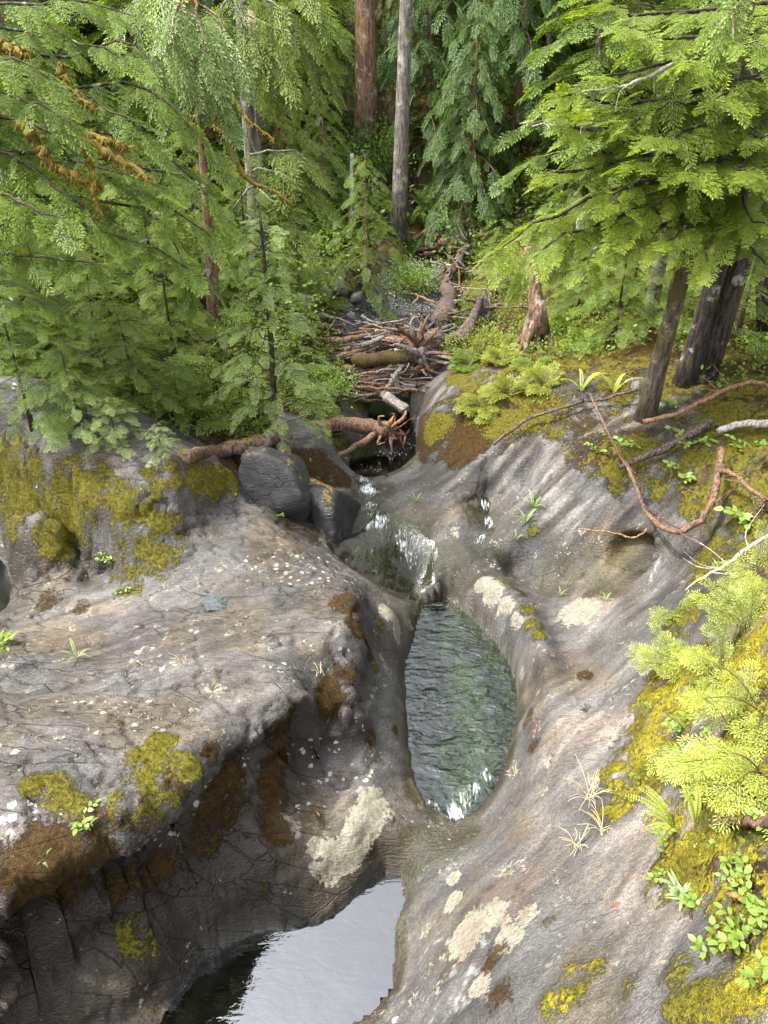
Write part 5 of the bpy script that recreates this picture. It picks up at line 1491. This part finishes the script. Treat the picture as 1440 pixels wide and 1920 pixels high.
# ------------------------------------------------------------------ broad leaved plants, ferns, seedlings
def leaf_shape(name, wid, fold, mat, curl=.12):
    w = wid
    V = np.array([[0, 0, 0], [.30, w*.85, fold], [.68, w*.80, fold-.5*curl], [1, 0, -curl], [.68, -w*.80, fold-.5*curl], [.30, -w*.85, fold], [.30, 0, 0], [.68, 0, -.4*curl]])
    Q = np.array([[0, 5, 6, 1], [6, 5, 4, 7], [1, 6, 7, 2], [7, 4, 3, 2]])
    me = mesh_np(name, V, [Q])
    add_attr(me, 'tint', np.array([.35, .7, .75, .9, .75, .7, .4, .5])); add_attr(me, 'wood', np.zeros(8))
    me.materials.append(mat)
    return me
OVAL = [leaf_shape('leaf', .30, .06, M_LEAF_SALAL), leaf_shape('leaf', .34, .03, M_LEAF_SALAL, .2), leaf_shape('leaf', .27, .09, M_LEAF_SALAL, .05)]
LANCE = [leaf_shape('leaf', .10, .03, M_LEAF_GREY, .25), leaf_shape('leaf', .12, .02, M_LEAF_GREY, .35)]
RED = NT('red_leaf'); M_RED = RED.finish(RED.principled(Base_Color=(.22, .055, .03), Roughness=.6).outputs[0])
YEL = NT('yellow_leaf'); M_YEL = YEL.finish(YEL.principled(Base_Color=(.45, .30, .06), Roughness=.6).outputs[0])
M_STEM = bark_material('leaf_stem', (.06, .045, .015), (.14, .11, .04), scale=4)

def frame(x, n):
    x = unit(np.asarray(x, float)); y = unit(np.cross(n, x)); z = np.cross(x, y)
    return Matrix(((x[0], y[0], z[0]), (x[1], y[1], z[1]), (x[2], y[2], z[2])))

def leaf_obj(parent, me, p, d, n, s):
    o = bpy.data.objects.new('leaf', me)
    COL.objects.link(o)
    o.parent = parent
    M = frame(d, n).to_4x4()
    o.matrix_basis = Matrix.Translation(Vector(p)) @ M @ Matrix.Scale(float(s), 4)
    return o

def broadleaf(name, label, base, nstem, nleaf, L, leaf, up=.7, spread=1.0, shapes=OVAL, seed=0, group=None, toward=(0, 0), cat='plant'):
    r = np.random.default_rng(seed)
    t = thing(name, label, cat, tuple(base), 0, group)
    for k in range(nstem):
        a = r.uniform(0, 6.28)
        d = np.array([math.cos(a)*spread+toward[0], math.sin(a)*spread+toward[1], up*r.uniform(.6, 1.4)]); d = unit(d)
        ll = L*r.uniform(.6, 1.15)
        path = curve([np.array([0, 0, -.03]), d*ll*.5+np.array([0, 0, .05*ll]), d*ll+np.array([0, 0, -.15*ll])], 8)+np.r_[r.normal(0, .02, 2), 0]
        v, f = join([tube(path, np.linspace(.004, .002, 8), 5, 0, k, cap=False)])
        stm = obj('stem', mesh_np('stem', v, f), M_STEM, t)
        for j in range(nleaf):
            s_ = .2+.8*(j+.5)/nleaf
            i = min(6, int(s_*7)); p = path[i]+(path[i+1]-path[i])*(s_*7-i)
            tg = unit(path[i+1]-path[i])
            sd = unit(np.cross(tg, [0, 0, 1.]))*(1 if j % 2 else -1)
            dd = unit(tg*r.uniform(.3, .9)+sd*r.uniform(.6, 1.1)+np.array([0, 0, r.uniform(-.1, .35)]))
            if j == nleaf-1: dd = tg
            nn = unit(np.array([r.normal(0, .35), r.normal(0, .35)-.15, 1.]))
            leaf_obj(stm, shapes[r.integers(0, len(shapes))], p, dd, nn, leaf*r.uniform(.7, 1.2))
    return t

G0 = lambda px, py: ground(px, py)
for k, (px, py, ns, nl, L, lf, lab) in enumerate([
    (1240,1615,5,6,.20,.075,'glossy broad-leaved plant just below the sword fern'),
    (1375,1625,5,6,.20,.075,'broad-leaved plant at the right edge, level with the fern foot'),
    (1395,1775,7,6,.24,.08,'largest clump of bright oval leaves at the lower right edge'),
    (1330,1800,4,5,.16,.07,'small bright clump left of the largest oval-leaved clump'),
    (1300,1715,3,5,.16,.07,'sparse oval-leaved sprig under the grey-green rosette'),
    (1285,1375,5,6,.22,.085,'broad-leaved sprig between the moss and the sunlit seedlings'),
    (1320,1395,4,5,.18,.08,'oval-leaved sprig deeper among the sunlit seedlings'),
    (1290,835,7,6,.34,.085,'tall salal clump beside the foot of the leaning tree'),
    (1275,895,5,6,.26,.08,'low salal clump on the moss above the hooked branch'),
    (1395,975,5,6,.26,.09,'salal clump by the right edge below the hooked branch'),
    (1300,690,6,6,.36,.08,'leafy clump in front of the dark double trunk'),
    (1250,760,6,6,.3,.07,'leafy clump between the leaning tree and the double trunk'),
    (1420,640,5,6,.4,.09,'yellow-green shrub at the right edge behind the bleached branch'),
    (1400,850,5,5,.26,.08,'oval-leaved sprig near the white log'),
    (15,1215,5,6,.20,.085,'bright oval leaves sticking in from the left edge over the rock'),
    (440,945,3,4,.14,.06,'tiny leafy sprig on the moss right of the rock peak'),
    (522,968,4,5,.18,.06,'yellow-green leafy twig in the cleft before the angular boulder'),
    (215,1055,5,6,.2,.05,'green sprig growing at the foot of the mossy face'),
    (230,1110,3,4,.12,.045,'smaller sprig below the one at the mossy face'),
    (160,1540,3,5,.12,.05,'small sprout on the rusty moss of the left rock'),
    (1160,840,5,6,.24,.06,'leafy sprig on the rock crest left of the dark root'),
    (1120,850,4,6,.18,.05,'yellow-green fern-like sprig on the rock crest'),
    (1440,1560,5,6,.22,.075,'oval-leaved plant at the right edge above the rotten stick'),
    (1405,1665,5,6,.18,.07,'oval-leaved clump between the red leaf and the fern-level plant'),
    (1350,1590,4,6,.16,.06,'small oval-leaved clump under the rotten stick'),
    (1440,1715,5,6,.2,.075,'oval-leaved clump cut by the right edge beside the red leaf'),
    (1250,1660,4,5,.13,.055,'little oval-leaved sprig above the grey-green rosette'),
    (1325,1480,4,6,.18,.065,'oval-leaved sprig right of the tall lance-leaved plant'),
    (1225,1345,4,6,.14,.055,'leafy sprig on the moss edge left of the oval-leaved sprigs'),
    (1300,1300,4,6,.16,.06,'leafy sprig under the seedling that reaches left'),
    (1440,1850,6,6,.2,.075,'oval-leaved clump at the bottom right corner'),
    (1210,1470,3,5,.12,.05,'tiny leafy sprig on the yellow moss left of the fern')]):
    b = G0(px, py)
    if py > 1280 and px > 1000: L, lf = L*.72, lf*.62
    broadleaf('broadleaf_plant', lab, b, ns, nl, L, lf, seed=700+k, group=None)
# lance leaved rosettes
b = G0(1285, 1500)
broadleaf('lance_leaved_plant', 'tall grey-green plant with drooping lance leaves behind the fern', b, 3, 14, .42, .13, up=2.0, spread=.35, shapes=LANCE, seed=760, toward=(-.25, 0))
b = G0(1275, 1695)
broadleaf('lance_leaved_plant', 'low grey-green rosette of lance leaves on the sunlit slope', b, 4, 10, .12, .09, up=1.2, spread=.6, shapes=LANCE, seed=761)

# ferns
def frond_mesh(seed, n=26, L=1.0, wid=.11):
    r = np.random.default_rng(seed)
    V, tint, wood = [], [], []
    def P(s): return np.array([s*L*.95, 0, .35*L*math.sin(s*1.9)-.25*L*s*s])
    for k in range(n):
        s0, s1 = k/n, (k+1)/n
        a, b_ = P(s0), P(s1)
        V += [a+[0, .005, 0], a-[0, .005, 0], b_-[0, .003, 0], b_+[0, .003, 0]]; tint += [.4]*4; wood += [.5]*4
        w = wid*(math.sin(min(1, (s0+.06)*1.9)*math.pi*.5)*(1-s0)**.45)+.01
        for sd in (1, -1):
            d = unit(np.array([.28, sd*1., r.uniform(-.2, .05)]))
            nn = np.array([r.uniform(-.15, .15), 0, 1.])
            V += kite(a, d, nn, w, w*.17+.006); t = .45+.4*s0+r.uniform(-.1, .1); tint += [t, t+.05, t+.15, t+.05]; wood += [0]*4
    V = np.array(V)
    me = mesh_np('frond', V, [np.arange(len(V)).reshape(-1, 4)], smooth=False)
    add_attr(me, 'tint', np.clip(tint, 0, 1)); add_attr(me, 'wood', wood)
    return me
FROND = [frond_mesh(1), frond_mesh(2)]
for m_ in FROND: m_.materials.append(M_LEAF_SUN)
FROND_G = [frond_mesh(3), frond_mesh(4)]
for m_ in FROND_G: m_.materials.append(M_LEAF_PALE)
def fern(label, base, nf, L, seed, meshes=FROND, az0=0, az1=6.28, up=.75, name='sword_fern', group=None):
    r = np.random.default_rng(seed)
    t = thing(name, label, 'fern', tuple(base), 0, group)
    for k in range(nf):
        a = az0+(az1-az0)*(k+r.uniform(.2, .8))/nf
        d = unit(np.array([math.cos(a), math.sin(a), up*r.uniform(.5, 1.2)]))
        n = unit(np.array([-d[0]*d[2], -d[1]*d[2], 1-d[2]**2]))
        o = bpy.data.objects.new('frond', meshes[k % len(meshes)]); COL.objects.link(o); o.parent = t
        o.matrix_basis = frame(d, n).to_4x4() @ Matrix.Scale(float(L*r.uniform(.75, 1.1)), 4)
    return t
fern('yellow-green sword fern with fronds fanned to the left, lower right', G0(1262, 1560), 7, .36, 801, az0=2.0, az1=4.2, up=.5)
fern('upright sword fern just right of the fanned one, under the lance-leaved plant', G0(1300, 1555), 4, .30, 802, az0=1.0, az1=2.4, up=1.0)
for k, (px, py, lab, L) in enumerate([(1090,735,'yellowish fern on the mossy crest below the trunks',.4),(1150,740,'fern left of the foot of the leaning tree',.4),(985,985,'bright fern hanging in the cleft of the grey wall',.26),(968,1020,'lower fern in the cleft of the grey wall',.2),(1000,955,'top fern in the cleft of the grey wall',.26),(780,945,'little fern beside the round rock at the cascade',.16),(1135,1130,'tiny fern in the hollow right of the pothole',.14),(1050,1120,'tiny green tuft on the rock ledge behind the yellow moss strip',.12),(145,1235,'small fern sprout on the left rock near the left edge',.2),(165,1555,'small fern tip on the rusty moss, left rock',.13),(85,1630,'tiny fern at the brink of the left rock',.10)]):
    fern(lab, G0(px, py), 5, L, 810+k, FROND_G if k not in (0, 1) else FROND, name='small_fern')
GF_ = 'ferns at the foot of the far trunks'
for k in range(12):
    px, py = RNG.uniform(770, 860), RNG.uniform(380, 440)
    fern('dark fern on the bank behind the far drift logs', G0(px, py), 8, .7, 840+k, FROND_G, name='bank_fern', group=GF_)

# sunlit hemlock seedlings at the right edge
def seedling(label, base, nst, L, seed, leaf=M_LEAF_SUN, fan=FAN_NEAR, fs=.17, nf=8, lean=(-.5, -.2), name='hemlock_seedling', group=None, spread=.7):
    r = np.random.default_rng(seed)
    base = np.asarray(base)
    t = thing(name, label, 'seedling', tuple(base), 0, group)
    tubes = []; O, X, N, S = [], [], [], []
    for k in range(nst):
        a = r.uniform(0, 6.28)
        d = unit(np.array([math.cos(a)*spread+lean[0], math.sin(a)*spread+lean[1], r.uniform(.35, 1.0)]))
        ll = L*r.uniform(.7, 1.15)
        path = curve([np.array([0, 0, -.03]), d*ll*.5, d*ll+np.array([0, 0, -.22*ll])], 9)
        tubes.append(tube(path, np.linspace(.006, .002, 9), 5, 0, k, cap=False))
        o, x, n, s = fans_on(path, r, nf, fs, s0=.2, droop=.15, tilt=.3)
        O += o; X += x; N += n; S += s
    v, f = join(tubes)
    obj('stem', mesh_np('stem', v, f), M_STEM, t)
    obj('foliage', leaf_mesh('foliage', [scatter(fan, O, X, N, S, seed=seed)]), leaf, t)
    return t
for k, (px, py, ns, L, lab) in enumerate([
    (1265,1150,3,.34,'upright bright seedling nearest the grey wall, right side'),(1290,1215,3,.34,'bright seedling right below the upright one'),(1265,1265,3,.36,'bright seedling reaching left over the bare rock'),
    (1350,1280,4,.40,'sunlit seedling in the middle of the right slope'),(1400,1200,4,.42,'sunlit seedling at the right edge under the lichened branch'),(1430,1330,4,.45,'large sunlit seedling at the right edge, level with the pothole'),
    (1380,1390,4,.40,'sunlit seedling behind the oval-leaved sprigs'),(1430,1450,4,.42,'sunlit seedling above the rotten stick'),(1440,1090,3,.4,'sunlit seedling at the right edge below the salal clump'),(1340,1440,3,.3,'low sunlit seedling behind the lance-leaved plant')]):
    seedling(lab, G0(px, py), ns+2, L, 900+k)
for k, (px, py, ns, L, lf, lab) in enumerate([
    (905,770,7,.5,M_LEAF_BUSH,'pale bush spilling over the mossy bank right of the dark pool'),(955,745,7,.55,M_LEAF_BUSH,'feathery bush on the crest right of the pale one'),(880,690,7,.5,M_LEAF_MID,'green bush on the bank beside the log jam'),(940,680,7,.5,M_LEAF_BUSH,'yellow-green bush in front of the broken stump'),
    (1020,730,6,.5,M_LEAF_BUSH,'light bush on the crest under the pale snag'),(850,660,6,.4,M_LEAF_MID,'small bush at the right end of the log jam'),(1100,650,6,.5,M_LEAF_BRIGHT,'bright bush behind the rock crest'),(1060,610,6,.5,M_LEAF_BRIGHT,'bright low bush right of the broken stump'),(1000,690,5,.4,M_LEAF_MID,'green bush at the roots of the broken stump'),(930,640,6,.45,M_LEAF_MID,'low green bush left of the broken stump')]):
    seedling(lab, G0(px, py), ns+3, L*.52, 930+k, leaf=lf, fan=FAN_BUSH, fs=.20, nf=7, lean=(-.2, -.3), name='bush')
# leafy bushes by the gravel
def leafy_bush(label, base, n, rad, size, mat, seed, name='leafy_bush'):
    r = np.random.default_rng(seed)
    t = thing(name, label, 'bush', tuple(base), 0)
    u = unit(r.normal(0, 1, (n, 3)))*r.uniform(.3, 1, (n, 1))**.5*np.array(rad); u[:, 2] = np.abs(u[:, 2])*.9+.03
    X = unit(u+r.normal(0, .2, u.shape)); N = np.stack([r.normal(0, .5, n), r.normal(0, .5, n), np.ones(n)], -1)
    tubes = [tube(curve([np.zeros(3)-[0, 0, .03], p*.5+[0, 0, .04], p], 5), np.linspace(.006, .002, 5), 4, 0, k, cap=False) for k, p in enumerate(u[:24])]
    v, f = join(tubes); obj('stem', mesh_np('stem', v, f), M_STEM, t)
    obj('foliage', leaf_mesh('foliage', [scatter(BLOBS, u, X, N, size*r.uniform(.7, 1.2, n), seed=seed)]), mat, t)
    return t
leafy_bush('bright green leafy bush at the head of the gravel bar', ground(765, 548), 150, (.62, .4, .55), .26, M_LEAF_SALAL, 950)
leafy_bush('bright green leafy bush left of the log jam', ground(625, 740), 60, (.32, .3, .4), .2, M_LEAF_SALAL, 951)
leafy_bush('dark green leafy bush at the foot of the thick red-brown trunk', ground(690, 330), 120, (1.0, .6, 1.0), .4, M_LEAF_SHRUB, 952)
leafy_bush('dark leafy bush between the dead pole and the tall trunks', ground(640, 400), 120, (.9, .6, .9), .36, M_LEAF_SHRUB, 953)
leafy_bush('light leafy bush spreading over the bank below the broken stump', ground(900, 665), 90, (.6, .4, .35), .2, M_LEAF_BUSH, 954)

# dry grass
def grass_tuft(label, base, n, L, seed):
    r = np.random.default_rng(seed)
    t = thing('dry_grass_tuft', label, 'grass', tuple(base), 0)
    tb = []
    for k in range(n):
        a = r.uniform(0, 6.28); d = np.array([math.cos(a)*.7-.2, math.sin(a)*.7, r.uniform(.5, 1.2)]); ll = L*r.uniform(.5, 1.1)
        tb.append(tube(curve([np.r_[r.normal(0, .02, 2), -.01], d*ll*.5, d*ll+np.array([0, 0, -.3*ll])], 7), np.linspace(.0025, .001, 7), 4, 0, k, cap=False))
    v, f = join(tb); obj('blades', mesh_np('blades', v, f), M_STRAW, t)
ST = NT('straw'); M_STRAW = ST.finish(ST.principled(Base_Color=(.42, .35, .20), Roughness=.7).outputs[0])
for k, (px, py, n, L, lab) in enumerate([(1105,1500,22,.3,'straw-coloured dry grass at the edge of the right moss'),(1085,1590,14,.22,'dry grass tuft lower down on the right slope'),(1130,1560,12,.2,'dry grass tuft left of the sword fern'),(965,1455,10,.12,'pale dry tuft on the rim of the pothole'),(345,1245,8,.14,'thin dry tuft on the flat of the left rock'),(600,1265,10,.12,'dry tuft at the brink of the left rock by the pothole')]):
    grass_tuft(lab, G0(px, py), n, L, 970+k)
# fallen leaves
for k, (px, py, s, red, lab) in enumerate([(1168,1648,.06,1,'curled red-brown leaf under the broad-leaved plant'),(1155,1708,.05,1,'small red leaf on the sunlit slope'),(1388,1697,.07,1,'red leaf at the right edge'),(1290,1382,.06,1,'red leaf among the oval sprigs'),(1175,1735,.05,0,'pale fallen leaf near the small red one'),(737,1718,.05,0,'yellow leaf stranded at the edge of the lower pool'),(1120,1470,.05,0,'pale leaf in the dry grass'),(1220,1420,.05,1,'brown leaf on the moss bank')]):
    me = leaf_shape('fallen_leaf', .3, .1, M_RED if red else M_YEL, .3)
    p = G0(px, py)
    o = obj('fallen_leaf', me, None, loc=tuple(p+np.array([0, 0, .012])))
    o.rotation_euler = (.2, -.2, k*1.3); o.scale = (s, s, s)
    tag(o, lab, 'leaf')

# fuzz of the moss cushions: short shoots standing on the stone
r = np.random.default_rng(1234)
fm = f_moss.ravel()*(1-soil.ravel()*.5)
V0 = P3.reshape(-1, 3)
cand = np.where((fm > .62) & (V0[:, 1] < 9.3) & (V0[:, 1] > 1.0) & (np.abs(V0[:, 0]) < 4.6))[0]
pick = r.choice(cand, 48000)
Nn = NRM.reshape(-1, 3)[pick]
base_ = V0[pick]+r.normal(0, .011, (len(pick), 3))*np.array([1, 1, 0])-Nn*.004
d_ = unit(Nn+r.normal(0, .45, (len(pick), 3))+np.array([0, 0, .3]))
s_ = unit(np.cross(d_, r.normal(0, 1, (len(pick), 3))))
L_ = r.uniform(.008, .020, len(pick))[:, None]
MV = np.stack([base_-s_*L_*.13, base_+s_*L_*.13, base_+d_*L_+s_*L_*.05, base_+d_*L_-s_*L_*.05], 1).reshape(-1, 3)
mm = mesh_np('moss', MV, [np.arange(len(MV)).reshape(-1, 4)], smooth=False)
add_attr(mm, 'tint', (r.uniform(0, .75, len(pick))[:, None]+np.array([-.25, -.25, .25, .25])).clip(0, 1).ravel()); add_attr(mm, 'wood', np.zeros(len(MV)))
M_MOSS = leaf_material('moss_shoots', (.020, .018, .004), (.13, .12, .020), trans=.3, gloss=.05)
tag(obj('moss', mm, M_MOSS), 'yellow-green moss cushions on the rock', kind='stuff')

# litter caught on the stone: needles, bits of leaf and twig
nl = 9000
lx = np.r_[r.uniform(-3.6, .1, nl), r.uniform(.4, 3.2, nl)]; ly = np.r_[r.uniform(2.6, 7.8, nl), r.uniform(1.6, 8.6, nl)]
hol = bilin(HH-blur(HH, 30), lx, ly)
okl = (r.uniform(-.03, .02, 2*nl) > hol) & (bilin(inpool, lx, ly) < .02) & (bilin(NRM[..., 2], lx, ly) > .72)
lx, ly = lx[okl], ly[okl]
lz = ground_z(lx, ly)+.004
an = r.uniform(0, 6.28, len(lx)); Ll = (r.uniform(.008, .026, len(lx))*np.where(r.uniform(0, 1, len(lx)) > .94, 3.0, 1.0))[:, None]; wl = np.minimum(Ll*r.uniform(.08, .4, (len(lx), 1)), .008)
dl = np.stack([np.cos(an), np.sin(an), r.uniform(-.15, .15, len(lx))], -1); sl = np.stack([-np.sin(an), np.cos(an), r.uniform(-.1, .1, len(lx))], -1)
cl = np.stack([lx, ly, lz], -1)
LV = np.stack([cl-dl*Ll*.5, cl+sl*wl*.5, cl+dl*Ll*.5, cl-sl*wl*.5], 1).reshape(-1, 3)
lm = mesh_np('litter', LV, [np.arange(len(LV)).reshape(-1, 4)], smooth=False)
add_attr(lm, 'tint', np.repeat(r.uniform(0, 1, len(lx)), 4))
TL = NT('litter'); TLc = TL.ramp(TL.attr('tint'), [(0, (.03, .018, .010)), (.5, (.10, .055, .025)), (.8, (.20, .13, .06)), (1, (.28, .22, .10))])
tag(obj('litter', lm, TL.finish(TL.principled(Base_Color=TLc, Roughness=.8).outputs[0])), 'fallen needles and leaf bits lying on the rock', kind='stuff')
